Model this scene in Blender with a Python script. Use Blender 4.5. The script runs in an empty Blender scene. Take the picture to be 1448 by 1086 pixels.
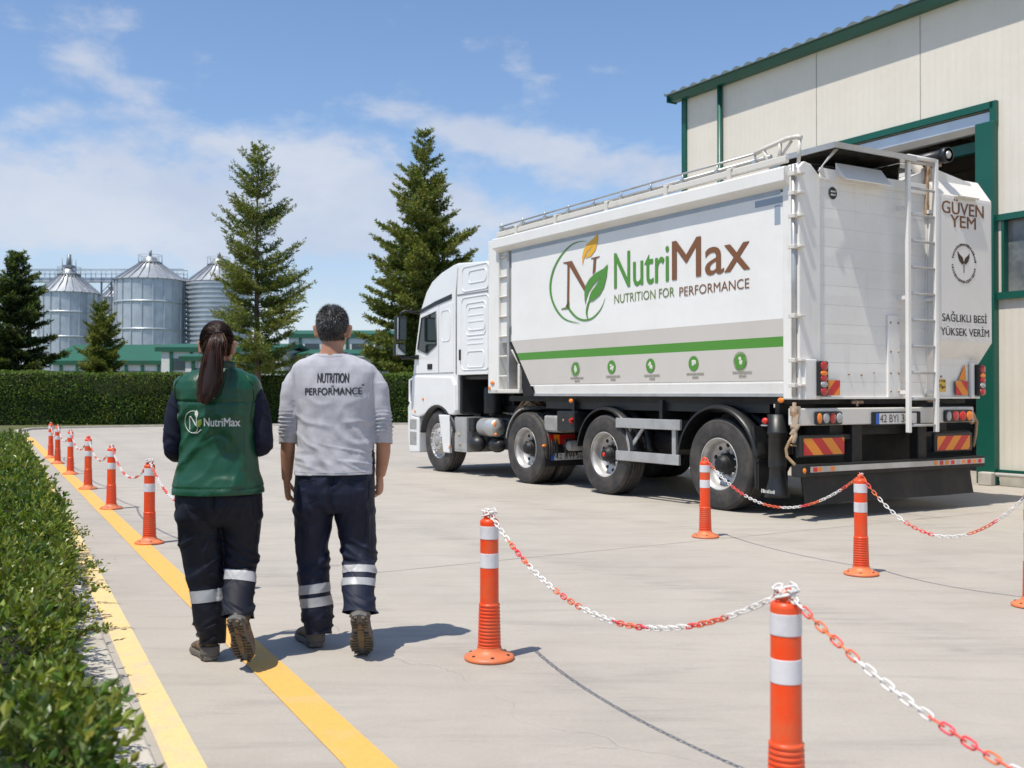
import bpy, math, random
import numpy as np
from mathutils import Vector, Matrix, noise, Quaternion
from mathutils.bvhtree import BVHTree

S = bpy.context.scene
COL = S.collection
rnd = random.Random(7)
R = math.radians

# ---------------------------------------------------------------- camera
FPX = 1470.0; HZ = 557.0; CXP = 724.0; CAMH = 1.33
cam = bpy.data.cameras.new('camera'); camo = bpy.data.objects.new('camera', cam); COL.objects.link(camo)
camo.location = (0, 0, CAMH)
camo.rotation_euler = (R(90) + math.atan((HZ - 543) / FPX), 0, 0)
cam.sensor_width = 36; cam.lens = 36 * FPX / 1448.0
cam.clip_start = 0.1; cam.clip_end = 3000
cam.dof.use_dof = True; cam.dof.focus_distance = 7.8; cam.dof.aperture_fstop = 4.0
S.camera = camo
S.render.resolution_x = 1024; S.render.resolution_y = 768
S.view_settings.view_transform = 'Standard'; S.view_settings.look = 'None'
S.view_settings.exposure = 0.04; S.view_settings.gamma = 1.0

# ---------------------------------------------------------------- sun and sky
SUN_EL = R(67); SH = (0.72, 0.69)                     # horizontal direction shadows fall
sun = bpy.data.lights.new('sun', 'SUN'); suno = bpy.data.objects.new('sun', sun); COL.objects.link(suno)
sun.energy = 4.9; sun.angle = R(0.5); sun.color = (1.0, 0.945, 0.855)
_sd = Vector((SH[0] * math.cos(SUN_EL), SH[1] * math.cos(SUN_EL), -math.sin(SUN_EL)))
suno.rotation_euler = _sd.to_track_quat('-Z', 'Y').to_euler(); suno.location = (-20, -20, 60)

world = bpy.data.worlds.new('World'); S.world = world; world.use_nodes = True
NT = world.node_tree; NT.nodes.clear()

class G:                                              # tiny node-graph helper
    def __init__(s, nt): s.nt = nt
    def n(s, t, **kw):
        nd = s.nt.nodes.new(t)
        for k, v in kw.items():
            if k.startswith('i_'):
                k2 = k[2:]; k2 = int(k2) if k2.isdigit() else k2.replace('_', ' ')
                if hasattr(v, 'is_output') or isinstance(v, bpy.types.NodeSocket): s.nt.links.new(v, nd.inputs[k2])
                else: nd.inputs[k2].default_value = v
            else: setattr(nd, k, v)
        return nd
    def m(s, op, a, b=0.0, c=0.0, clamp=False):
        nd = s.nt.nodes.new('ShaderNodeMath'); nd.operation = op; nd.use_clamp = clamp
        for i, v in enumerate((a, b, c)):
            if isinstance(v, bpy.types.NodeSocket): s.nt.links.new(v, nd.inputs[i])
            else: nd.inputs[i].default_value = v
        return nd.outputs[0]
    def mix(s, f, a, b, blend='MIX'):
        nd = s.nt.nodes.new('ShaderNodeMix'); nd.data_type = 'RGBA'; nd.blend_type = blend
        for i, v in ((0, f), (6, a), (7, b)):
            if isinstance(v, bpy.types.NodeSocket): s.nt.links.new(v, nd.inputs[i])
            else: nd.inputs[i].default_value = v if i == 0 else (*v[:3], 1)
        return nd.outputs[2]
    def ramp(s, f, lo, hi, a=0.0, b=1.0):
        nd = s.nt.nodes.new('ShaderNodeMapRange'); nd.interpolation_type = 'SMOOTHSTEP'
        s.nt.links.new(f, nd.inputs[0])
        for i, v in enumerate((lo, hi, a, b)): nd.inputs[i + 1].default_value = v
        return nd.outputs[0]
    def noise(s, vec, scale, detail=4, rough=0.5, dist=0.0):
        nd = s.nt.nodes.new('ShaderNodeTexNoise')
        if vec is not None: s.nt.links.new(vec, nd.inputs['Vector'])
        nd.inputs['Scale'].default_value = scale; nd.inputs['Detail'].default_value = detail
        nd.inputs['Roughness'].default_value = rough; nd.inputs['Distortion'].default_value = dist
        return nd.outputs[0]

g = G(NT)
sky = g.n('ShaderNodeTexSky'); sky.sky_type = 'NISHITA'; sky.sun_disc = False
sky.sun_elevation = SUN_EL; sky.sun_rotation = math.atan2(-SH[0], -SH[1])
sky.air_density = 1.0; sky.dust_density = 0.6; sky.ozone_density = 2.2; sky.altitude = 200
tc = g.n('ShaderNodeTexCoord').outputs['Generated']
sx = g.n('ShaderNodeSeparateXYZ', i_0=tc)
az = g.m('ARCTAN2', sx.outputs[0], sx.outputs[1]); el = g.m('ARCSINE', sx.outputs[2])
def azel(px, py):
    v = Vector((px - CXP, FPX, HZ - py)).normalized(); return math.atan2(v.x, v.y), math.asin(v.z)
def blob(px, py, rx, ry, ang, w):
    a0, e0 = azel(px, py); ca, sa = math.cos(R(ang)), math.sin(R(ang))
    da = g.m('SUBTRACT', az, a0); de = g.m('SUBTRACT', el, e0)
    u = g.m('ADD', g.m('MULTIPLY', da, ca), g.m('MULTIPLY', de, sa))
    v = g.m('SUBTRACT', g.m('MULTIPLY', de, ca), g.m('MULTIPLY', da, sa))
    u = g.m('DIVIDE', u, rx / FPX); v = g.m('DIVIDE', v, ry / FPX)
    r2 = g.m('ADD', g.m('MULTIPLY', u, u), g.m('MULTIPLY', v, v))
    return g.m('MULTIPLY', g.m('EXPONENT', g.m('MULTIPLY', r2, -1.0)), w)
cov = None
for b in ((125, 65, 50, 42, 0, .50), (185, 128, 85, 30, -25, .55), (110, 160, 60, 16, 5, .36), (180, 22, 28, 16, 0, .35), (10, 15, 25, 25, 0, .4),
          (140, 268, 420, 62, -2, .72), (400, 200, 130, 26, 0, .40), (500, 270, 170, 60, -6, .55), (300, 345, 500, 48, 0, .48),
          (600, 170, 140, 22, -12, .48), (760, 205, 170, 34, -10, .58), (900, 240, 120, 30, -6, .5), (730, 95, 60, 26, -20, .42),
          (860, 100, 30, 10, -10, .3), (640, 290, 160, 40, 0, .36), (1700, 250, 400, 90, 5, .5), (-600, 250, 400, 90, 5, .55), (3200, 200, 800, 120, 0, .5)):
    o = blob(*b); cov = o if cov is None else g.m('ADD', cov, o)
cv = g.n('ShaderNodeCombineXYZ', i_0=az, i_1=g.m('MULTIPLY', el, 1.9))
n1 = g.noise(cv.outputs[0], 15.0, 10, 0.60, 0.12)
n2 = g.noise(cv.outputs[0], 2.2, 3, 0.5)
dens = g.m('ADD', cov, g.m('ADD', g.m('MULTIPLY', g.m('SUBTRACT', n1, .5), 1.5), g.m('MULTIPLY', g.m('SUBTRACT', n2, .5), .25)))
mask = g.m('MULTIPLY', g.ramp(dens, 0.16, 0.80), 0.80)
hz = g.ramp(el, 0.0, 0.26, 0.66, 0.0)
mask = g.m('MAXIMUM', mask, hz)
thick = g.ramp(g.noise(cv.outputs[0], 6.0, 5, 0.55), 0.35, 0.7)
skyc = g.mix(1.0, sky.outputs[0], (1.38, 1.46, 1.56), 'MULTIPLY')
cloudc = g.mix(thick, (5.7, 6.25, 7.5), (7.2, 7.45, 8.1))
cc = g.mix(mask, skyc, cloudc)
bg = g.n('ShaderNodeBackground', i_Strength=0.10); NT.links.new(cc, bg.inputs[0])
wo = g.n('ShaderNodeOutputWorld'); NT.links.new(bg.outputs[0], wo.inputs[0])

# ---------------------------------------------------------------- materials
MATS = {}
def mat(name, col, rough=0.5, metal=0.0, col2=None, nscale=3.0, namt=0.5, bump=0.0, bscale=40.0, fine=0.0, spec=0.5,
        stretch=(1, 1, 1), coat=0.0, trans=0.0, island=0.0, lo=0.4, hi=0.65, bdist=0.01, streak=0.0, scol=(.2, .17, .13), rand=0.0, rvar=0.0, sheen=0.0):
    if name in MATS: return MATS[name]
    m = bpy.data.materials.new(name); m.use_nodes = True; nt = m.node_tree; q = G(nt)
    p = nt.nodes['Principled BSDF']; outn = nt.nodes['Material Output']
    co = q.n('ShaderNodeTexCoord').outputs['Object']
    if rand:
        oi = q.n('ShaderNodeObjectInfo').outputs['Random']; off = q.n('ShaderNodeVectorMath', operation='ADD'); nt.links.new(co, off.inputs[0])
        cb_ = q.n('ShaderNodeCombineXYZ', i_0=q.m('MULTIPLY', oi, 37.0), i_1=q.m('MULTIPLY', oi, 91.0)); nt.links.new(cb_.outputs[0], off.inputs[1]); co = off.outputs[0]
    mp = q.n('ShaderNodeMapping', i_Vector=co); mp.inputs['Scale'].default_value = stretch
    v = mp.outputs[0]
    c = None
    if col2 is not None:
        f = q.m('MULTIPLY', q.ramp(q.noise(v, nscale, 6, 0.6), lo, hi), namt)
        c = q.mix(f, col, col2)
    if streak:
        m2 = q.n('ShaderNodeMapping', i_Vector=co); m2.inputs['Scale'].default_value = (1, 1, .10)
        f1 = q.ramp(q.noise(m2.outputs[0], 9.0, 6, .7), .52, .80); f2 = q.ramp(q.noise(co, 1.3, 4, .6), .38, .66); f3 = q.ramp(q.noise(co, 26, 4, .7), .62, .80)
        f = q.m('MULTIPLY', q.m('MAXIMUM', q.m('MULTIPLY', f1, f2), q.m('MULTIPLY', f3, .6)), streak)
        c = q.mix(f, c if c is not None else col, scol)
    if rand:
        k = q.n('ShaderNodeHueSaturation'); nt.links.new(c, k.inputs['Color']) if c is not None else None
        nt.links.new(q.m('ADD', q.m('MULTIPLY', oi, rand * 2), 1.0 - rand), k.inputs['Value']); c = k.outputs[0]
    if fine:
        ff = q.noise(v, nscale * 9, 3, 0.6)
        k = q.n('ShaderNodeHueSaturation'); k.inputs['Value'].default_value = 1
        if c is None: k.inputs['Color'].default_value = (*col, 1)
        else: nt.links.new(c, k.inputs['Color'])
        nt.links.new(q.m('ADD', q.m('MULTIPLY', q.m('SUBTRACT', ff, .5), fine * 2), 1.0), k.inputs['Value'])
        c = k.outputs[0]
    if island:
        gi = q.n('ShaderNodeNewGeometry').outputs['Random Per Island']
        k = q.n('ShaderNodeHueSaturation')
        if c is None: k.inputs['Color'].default_value = (*col, 1)
        else: nt.links.new(c, k.inputs['Color'])
        nt.links.new(q.m('ADD', q.m('MULTIPLY', q.m('SUBTRACT', gi, .5), island * 2), 1.0), k.inputs['Value'])
        nt.links.new(q.m('ADD', q.m('MULTIPLY', q.m('SUBTRACT', q.m('FRACT', q.m('MULTIPLY', gi, 7.3)), .5), .05), .5), k.inputs['Hue'])
        c = k.outputs[0]
    if c is None: p.inputs['Base Color'].default_value = (*col, 1)
    else: nt.links.new(c, p.inputs['Base Color'])
    p.inputs['Roughness'].default_value = rough; p.inputs['Metallic'].default_value = metal
    if rvar:
        nt.links.new(q.m('ADD', q.m('MULTIPLY', q.noise(v, nscale * 2.3, 4, .6), rvar), rough - rvar * .5), p.inputs['Roughness'])
    p.inputs['Specular IOR Level'].default_value = spec; p.inputs['Coat Weight'].default_value = coat
    if sheen: p.inputs['Sheen Weight'].default_value = sheen; p.inputs['Sheen Roughness'].default_value = .5
    if bump:
        b = q.n('ShaderNodeBump'); b.inputs['Strength'].default_value = bump; b.inputs['Distance'].default_value = bdist
        nt.links.new(q.noise(v, bscale, 4, 0.6), b.inputs['Height']); nt.links.new(b.outputs[0], p.inputs['Normal'])
    if trans:
        t = q.n('ShaderNodeBsdfTranslucent')
        if c is None: t.inputs[0].default_value = (*col, 1)
        else: nt.links.new(q.mix(1.0, c, (1.25, 1.3, .5), 'MULTIPLY'), t.inputs[0])
        mx = q.n('ShaderNodeMixShader'); mx.inputs[0].default_value = trans
        nt.links.new(p.outputs[0], mx.inputs[1]); nt.links.new(t.outputs[0], mx.inputs[2]); nt.links.new(mx.outputs[0], outn.inputs[0])
    MATS[name] = m
    return m

# ---------------------------------------------------------------- mesh helpers
class MB:
    def __init__(s): s.v = []; s.f = []; s.mi = []; s.sm = []
    def add(s, vs, fs, mi=0, smooth=False):
        o = len(s.v); s.v += [tuple(x) for x in vs]
        for f in fs: s.f.append(tuple(i + o for i in f)); s.mi.append(mi); s.sm.append(smooth)
        return s
    def box(s, x0, x1, y0, y1, z0, z1, mi=0):
        if x0 > x1: x0, x1 = x1, x0
        if y0 > y1: y0, y1 = y1, y0
        if z0 > z1: z0, z1 = z1, z0
        vs = [(x, y, z) for z in (z0, z1) for y in (y0, y1) for x in (x0, x1)]
        return s.add(vs, [(0, 2, 3, 1), (4, 5, 7, 6), (0, 1, 5, 4), (2, 6, 7, 3), (0, 4, 6, 2), (1, 3, 7, 5)], mi)
    def beam(s, a, b, w, h, mi=0, up=(0, 0, 1)):
        a = Vector(a); b = Vector(b); d = (b - a).normalized(); u = Vector(up)
        if abs(d.dot(u)) > .99: u = Vector((1, 0, 0))
        r = d.cross(u).normalized() * (w / 2); u = r.cross(d).normalized() * (h / 2)
        vs = [p + i * r + j * u for p in (a, b) for i, j in ((-1, -1), (1, -1), (1, 1), (-1, 1))]
        return s.add(vs, [(0, 1, 2, 3), (7, 6, 5, 4), (0, 4, 5, 1), (1, 5, 6, 2), (2, 6, 7, 3), (3, 7, 4, 0)], mi)
    def rings(s, rings, mi=0, smooth=True, caps=True, closed=True):
        n = len(rings[0]); o = len(s.v)
        for r in rings: s.v += [tuple(p) for p in r]
        for k in range(len(rings) - 1):
            for i in range(n if closed else n - 1):
                j = (i + 1) % n; a = o + k * n
                s.f.append((a + i, a + j, a + n + j, a + n + i)); s.mi.append(mi); s.sm.append(smooth)
        if caps:
            s.f.append(tuple(o + i for i in range(n))[::-1]); s.mi.append(mi); s.sm.append(False)
            s.f.append(tuple(o + (len(rings) - 1) * n + i for i in range(n))); s.mi.append(mi); s.sm.append(False)
        return s
    def tube(s, pts, r, n=8, mi=0, caps=True, smooth=True):
        pts = [Vector(p) for p in pts]; rr = r if isinstance(r, (list, tuple)) else [r] * len(pts)
        rings = []; prev = None
        for i, p in enumerate(pts):
            d = (pts[min(i + 1, len(pts) - 1)] - pts[max(i - 1, 0)]).normalized()
            if prev is None:
                u = Vector((0, 0, 1)) if abs(d.z) < .9 else Vector((1, 0, 0))
                u = (u - d * u.dot(d)).normalized()
            else: u = (prev - d * prev.dot(d)).normalized()
            prev = u; w = d.cross(u)
            rings.append([p + (u * math.cos(2 * math.pi * k / n) + w * math.sin(2 * math.pi * k / n)) * rr[i] for k in range(n)])
        return s.rings(rings, mi, smooth, caps)
    def lathe(s, prof, c=(0, 0, 0), axis='z', n=32, mi=0, smooth=True, caps=False):
        rings = []
        for r, h in prof:
            ring = []
            for k in range(n):
                a = 2 * math.pi * k / n; x, y = r * math.cos(a), r * math.sin(a)
                p = (x, y, h) if axis == 'z' else ((x, h, y) if axis == 'y' else (h, x, y))
                ring.append((c[0] + p[0], c[1] + p[1], c[2] + p[2]))
            rings.append(ring)
        return s.rings(rings, mi, smooth, caps)
    def prism(s, poly, axis, a0, a1, mi=0, smooth=False):       # poly in the two other axes, extruded along axis
        def P(u, v, a): return {'x': (a, u, v), 'y': (u, a, v), 'z': (u, v, a)}[axis]
        n = len(poly)
        vs = [P(u, v, a0) for u, v in poly] + [P(u, v, a1) for u, v in poly]
        fs = [tuple(range(n))[::-1], tuple(range(n, 2 * n))]
        s.add(vs, fs, mi, False)
        o = len(s.v) - 2 * n
        for i in range(n):
            j = (i + 1) % n
            s.f.append((o + i, o + j, o + n + j, o + n + i)); s.mi.append(mi); s.sm.append(smooth)
        return s
    def ball(s, c, r, n=14, m=9, mi=0):
        if not isinstance(r, (tuple, list)): r = (r, r, r)
        rings = []
        for i in range(m + 1):
            t = math.pi * i / m; q = max(math.sin(t), .02)
            rings.append([(c[0] + r[0] * q * math.cos(2 * math.pi * k / n), c[1] + r[1] * q * math.sin(2 * math.pi * k / n), c[2] - r[2] * math.cos(t)) for k in range(n)])
        return s.rings(rings, mi, True, True)
    def build(s, name, mats, parent=None, bevel=0.0, seg=2, loc=None, rotz=None):
        if not isinstance(mats, (list, tuple)): mats = [mats]
        me = bpy.data.meshes.new(name); me.from_pydata(s.v, [], s.f)
        for m in mats: me.materials.append(m)
        if len(me.polygons) == len(s.mi):
            me.polygons.foreach_set('material_index', s.mi); me.polygons.foreach_set('use_smooth', s.sm)
        me.update()
        o = bpy.data.objects.new(name, me); COL.objects.link(o)
        if parent is not None: o.parent = parent
        if loc is not None: o.location = loc
        if rotz is not None: o.rotation_euler = (0, 0, rotz)
        if not all(s.sm) :
            import bmesh
            bm = bmesh.new(); bm.from_mesh(me); bmesh.ops.recalc_face_normals(bm, faces=bm.faces); bm.to_mesh(me); bm.free()
        if bevel:
            b = o.modifiers.new('bevel', 'BEVEL'); b.width = bevel; b.segments = seg; b.limit_method = 'ANGLE'; b.angle_limit = R(40)
            b.harden_normals = False
        return o

def fast_mesh(name, verts, faces, mats, mi=None, smooth=False, parent=None):
    """verts (N,3) numpy, faces (M,k) numpy (k = 3 or 4)"""
    verts = np.asarray(verts, np.float32); faces = np.asarray(faces, np.int32)
    me = bpy.data.meshes.new(name); k = faces.shape[1]
    me.vertices.add(len(verts)); me.vertices.foreach_set('co', verts.ravel())
    me.loops.add(faces.size); me.loops.foreach_set('vertex_index', faces.ravel())
    me.polygons.add(len(faces)); me.polygons.foreach_set('loop_start', np.arange(0, faces.size, k, dtype=np.int32))
    if not isinstance(mats, (list, tuple)): mats = [mats]
    for m in mats: me.materials.append(m)
    if mi is not None: me.polygons.foreach_set('material_index', np.asarray(mi, np.int32))
    me.polygons.foreach_set('use_smooth', np.full(len(faces), smooth))
    me.update(calc_edges=True)
    o = bpy.data.objects.new(name, me); COL.objects.link(o)
    if parent is not None: o.parent = parent
    return o

def tag(o, label=None, cat=None, group=None, kind=None):
    if label: o['label'] = label
    if cat: o['category'] = cat
    if group: o['group'] = group
    if kind: o['kind'] = kind
    return o
def thing(name, label, cat, loc=(0, 0, 0), rotz=0.0, group=None):
    o = bpy.data.objects.new(name, None); COL.objects.link(o); o.location = loc; o.rotation_euler = (0, 0, rotz)
    o.empty_display_size = .2
    return tag(o, label, cat, group)
def dup(root, loc=None, rotz=None, label=None, group=None):
    def cp(o, par):
        c = o.copy(); COL.objects.link(c); c.parent = par
        for ch in list(o.children): cp(ch, c)
        return c
    r = cp(root, None)
    if loc is not None: r.location = loc
    if rotz is not None: r.rotation_euler = (0, 0, rotz)
    if label: r['label'] = label
    if group: r['group'] = group
    return r
def text2d(body, spacing=1.0):
    """lettering as flat 2d triangles, box-normalised: returns verts (n,2) scaled so height of a capital is 1, faces, width"""
    c = bpy.data.curves.new('lettering', 'FONT'); c.body = body; c.space_character = spacing; c.resolution_u = 4
    o = bpy.data.objects.new('lettering', c); COL.objects.link(o)
    dg = bpy.context.evaluated_depsgraph_get(); me = bpy.data.meshes.new_from_object(o.evaluated_get(dg))
    vs = np.array([v.co[:2] for v in me.vertices]); fs = [tuple(p.vertices) for p in me.polygons]
    bpy.data.objects.remove(o); bpy.data.curves.remove(c); bpy.data.meshes.remove(me)
    return vs, fs
def split(o):
    """every loose piece of o becomes an object of its own with the same name and parent"""
    import bmesh
    bm = bmesh.new(); bm.from_mesh(o.data); seen = set(); groups = []
    for f in bm.faces:
        if f.index in seen: continue
        st = [f]; seen.add(f.index); gset = []
        while st:
            q = st.pop(); gset.append(q.index)
            for e in q.edges:
                for k in e.link_faces:
                    if k.index not in seen: seen.add(k.index); st.append(k)
        groups.append(gset)
    bm.free()
    if len(groups) < 2: return
    src = o.data
    for n_, gr in enumerate(groups):
        vid = {}; vs = []; fs = []
        for i in gr:
            p = src.polygons[i]
            for v in p.vertices:
                if v not in vid: vid[v] = len(vs); vs.append(tuple(src.vertices[v].co))
            fs.append(tuple(vid[v] for v in p.vertices))
        me = bpy.data.meshes.new(o.name); me.from_pydata(vs, [], fs)
        for m in src.materials: me.materials.append(m)
        me.polygons.foreach_set('material_index', [src.polygons[i].material_index for i in gr]); me.polygons.foreach_set('use_smooth', [src.polygons[i].use_smooth for i in gr]); me.update()
        if n_ == 0: first = me; continue
        c = o.copy(); c.data = me; COL.objects.link(c)
    o.data = first
def gpt(px, py):                                     # a pixel of the photograph taken down to the ground
    Y = FPX * CAMH / (py - HZ); return ((px - CXP) / FPX * Y, Y)
# ================================================================= THE GROUND
M_conc = mat('concrete', (0.40, 0.37, 0.33), 0.85)
def concrete():
    m = M_conc; nt = m.node_tree; q = G(nt); p = nt.nodes['Principled BSDF']
    v = q.n('ShaderNodeTexCoord').outputs['Object']
    big = q.ramp(q.noise(v, 0.35, 5, 0.6), .35, .7); mid = q.ramp(q.noise(v, 2.2, 7, 0.65, .4), .35, .72)
    mp = q.n('ShaderNodeMapping', i_Vector=v); mp.inputs['Scale'].default_value = (0.5, 3.2, 1); mp.inputs['Rotation'].default_value = (0, 0, .35)
    streak = q.ramp(q.noise(mp.outputs[0], 1.6, 8, 0.68, .6), .45, .78)
    fine = q.noise(v, 60, 3, .7); speck = q.ramp(q.noise(v, 14, 4, .7), .66, .78)
    c = q.mix(q.m('MULTIPLY', big, .55), (0.405, 0.366, 0.312), (0.33, 0.298, 0.256))
    c = q.mix(q.m('MULTIPLY', mid, .40), c, (0.46, 0.42, 0.36))
    c = q.mix(q.m('MULTIPLY', streak, .58), c, (0.27, 0.245, 0.215))
    c = q.mix(q.m('MULTIPLY', speck, .30), c, (0.22, 0.20, 0.18))
    # hairline cracks
    vo = q.n('ShaderNodeTexVoronoi', feature='DISTANCE_TO_EDGE'); vo.inputs['Scale'].default_value = .16
    wv = q.n('ShaderNodeVectorMath', operation='ADD'); nt.links.new(v, wv.inputs[0])
    nz = q.n('ShaderNodeTexNoise'); nt.links.new(v, nz.inputs['Vector']); nz.inputs['Scale'].default_value = 1.1; nz.inputs['Detail'].default_value = 6
    nt.links.new(nz.outputs[1], wv.inputs[1]); nt.links.new(wv.outputs[0], vo.inputs['Vector'])
    crack = q.m('MULTIPLY', q.ramp(vo.outputs[0], 0.0, 0.0022, 1.0, 0.0), q.ramp(q.noise(v, .7, 2), .45, .6))
    c = q.mix(q.m('MULTIPLY', crack, .10), c, (0.10, 0.09, 0.08))
    # tyre tracks swept along the lane the trucks use, and oil drips
    rt = q.n('ShaderNodeVectorMath', operation='DOT_PRODUCT'); nt.links.new(v, rt.inputs[0]); rt.inputs[1].default_value = (math.sin(R(31.3)) * 0 + .854, .52, 0)
    al = q.n('ShaderNodeVectorMath', operation='DOT_PRODUCT'); nt.links.new(v, al.inputs[0]); al.inputs[1].default_value = (-.52, .854, 0)
    wob = q.m('MULTIPLY', q.m('SINE', q.m('MULTIPLY', al.outputs['Value'], .11)), .9)
    trk = None
    for d_, w_ in ((5.3, .17), (7.5, .17), (3.1, .14), (9.6, .2)):
        a_ = q.m('ABSOLUTE', q.m('SUBTRACT', q.m('ADD', rt.outputs['Value'], wob), d_)); t_ = q.ramp(a_, w_ * .6, w_ * 1.5, 1.0, 0.0); trk = t_ if trk is None else q.m('MAXIMUM', trk, t_)
    trk = q.m('MULTIPLY', trk, q.ramp(q.noise(mp.outputs[0], 3.0, 5, .7), .42, .68))
    c = q.mix(q.m('MULTIPLY', trk, .30), c, (0.17, 0.155, 0.14))
    vs_ = q.n('ShaderNodeTexVoronoi'); vs_.inputs['Scale'].default_value = 1.15; nt.links.new(v, vs_.inputs['Vector'])
    sp_ = q.m('MULTIPLY', q.ramp(q.m('ADD', vs_.outputs['Distance'], q.m('MULTIPLY', q.noise(v, 12, 4, .7), .10)), .07, .15, 1.0, 0.0), q.ramp(q.noise(v, .5, 2), .50, .62))
    c = q.mix(q.m('MULTIPLY', sp_, .40), c, (0.14, 0.125, 0.11))
    k = q.n('ShaderNodeHueSaturation'); nt.links.new(c, k.inputs['Color'])
    nt.links.new(q.m('ADD', q.m('MULTIPLY', q.m('SUBTRACT', fine, .5), .22), 1.0), k.inputs['Value'])
    nt.links.new(k.outputs[0], p.inputs['Base Color'])
    b = q.n('ShaderNodeBump'); b.inputs['Strength'].default_value = .35; b.inputs['Distance'].default_value = .006
    nt.links.new(q.m('ADD', q.noise(v, 90, 5, .7), q.m('MULTIPLY', crack, -2)), b.inputs['Height']); nt.links.new(b.outputs[0], p.inputs['Normal'])
    nt.links.new(q.m('ADD', q.m('MULTIPLY', big, -.2), .88), p.inputs['Roughness'])
concrete()
M_grass = mat('grass_ground', (0.085, 0.11, 0.025), .9, 0, (0.22, 0.19, 0.09), 2.0, .8, 1.0, 60, fine=.5, bdist=.05)
M_dirt = mat('dirt', (0.10, 0.075, 0.05), .95, 0, (0.05, 0.035, 0.022), 7.0, .8, 1.0, 50, fine=.4, bdist=.03)
M_kerb = mat('kerb_stone', (0.52, 0.48, 0.41), .85, 0, (0.34, 0.30, 0.24), 4.0, .55, .5, 60, fine=.2)
M_yel = mat('yellow_road_paint', (0.72, 0.405, 0.095), .7, 0, (0.56, 0.42, 0.22), 5.0, .55, .3, 80, fine=.12, lo=.5, hi=.72)
M_yel2 = mat('faded_yellow_road_paint', (0.72, 0.53, 0.24), .75, 0, (0.52, 0.45, 0.33), 6.0, .7, .3, 80, fine=.14, lo=.45, hi=.7)

def flat(name, pts, z, m, kind='structure'):
    o = MB().add([(x, y, z) for x, y in pts], [tuple(range(len(pts)))]).build(name, m); o['kind'] = kind; return o
flat('ground', [(-900, -300), (900, -300), (900, 1500), (-900, 1500)], 0.0, M_grass)
def ex(Y): return -1.15 - .49 * (Y - 3.7)             # centre of the edge marking
def cx(Y): return -0.50 - .508 * (Y - 3.7)            # centre of the lane marking
KW = .12
def kx(Y): return ex(Y) - .135                        # pavement side of the kerb
kerb_pts = [(kx(-4), -4.0), (kx(3), 3.0), (kx(12), 12.0), (kx(24), 24.0), (kx(33), 33.0)]
x0, y0 = kerb_pts[-1]
arc = [(x0 - 1.5, y0 + 3.2), (x0 - 2.0, y0 + 5.2), (x0 - 1.6, y0 + 6.8), (x0 - .2, y0 + 7.9)]
far = [(-13, 42.6), (-4.0, 45.0), (8, 48.0), (30, 52.0)]
edge = kerb_pts + arc + far
flat('concrete_yard', edge + [(45, 52), (45, -8), (kx(-4), -8)], 0.004, M_conc)
def ribbon(mb, pts, wl, wr, z0, z1, mi=0):
    n = len(pts); P = [Vector((p[0], p[1])) for p in pts]; L = []; Rr = []
    for i in range(n):
        d = (P[min(i + 1, n - 1)] - P[max(i - 1, 0)]).normalized(); nn = Vector((-d.y, d.x))
        L.append(P[i] + nn * wl); Rr.append(P[i] - nn * wr)
    for i in range(n - 1):
        a, b, c_, d_ = L[i], L[i + 1], Rr[i + 1], Rr[i]
        vs = [(q.x, q.y, z) for z in (z0, z1) for q in (a, b, c_, d_)]
        mb.add(vs, [(4, 7, 6, 5), (0, 4, 5, 1), (3, 2, 6, 7), (0, 3, 7, 4), (1, 5, 6, 2)], mi)
def resample(pts, step):
    out = []
    for a, b in zip(pts[:-1], pts[1:]):
        a = Vector(a); b = Vector(b); n = max(1, int((b - a).length / step))
        for i in range(n): out.append(tuple(a.lerp(b, i / n)))
    out.append(pts[-1]); return out
kb = MB(); rp = resample(edge, 1.0)
for i in range(len(rp) - 1):                          # one kerb stone after another with a fine joint between
    a = Vector(rp[i]); b = Vector(rp[i + 1]); d = (b - a).normalized()
    ribbon(kb, [tuple(a + d * .004), tuple(b - d * .004)], .15, .0, -.05, .075 + .006 * rnd.random())
k_o = kb.build('kerb', M_kerb, bevel=.012); k_o['kind'] = 'structure'
sv = MB(); ribbon(sv, [(kx(-4) - .15, -4), (kx(24) - .15, 24)], 1.6, -.004, 0.0, .045)
so = sv.build('planting_soil', M_dirt); so['kind'] = 'structure'
def marking(name, f, y0, y1, w, m):
    n = 40; vs = []; fs = []
    for i in range(n + 1):
        Y = y0 + (y1 - y0) * i / n; x = f(Y); s_ = (f(Y + .1) - f(Y)) / .1; k = math.hypot(1, s_)
        j = .0035 * rnd.uniform(-1, 1)
        vs += [(x - w / 2 / k + j, Y - s_ * w / 2 / k * -1, .008), (x + w / 2 / k + j, Y - s_ * w / 2 / k, .008)]
    fs = [(2 * i, 2 * i + 1, 2 * i + 3, 2 * i + 2) for i in range(n)]
    o = MB().add(vs, fs).build(name, m); o['kind'] = 'structure'
marking('edge_marking', ex, -3, 31, .125, M_yel2)
marking('lane_marking', cx, -3, 31.5, .165, M_yel)

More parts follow.
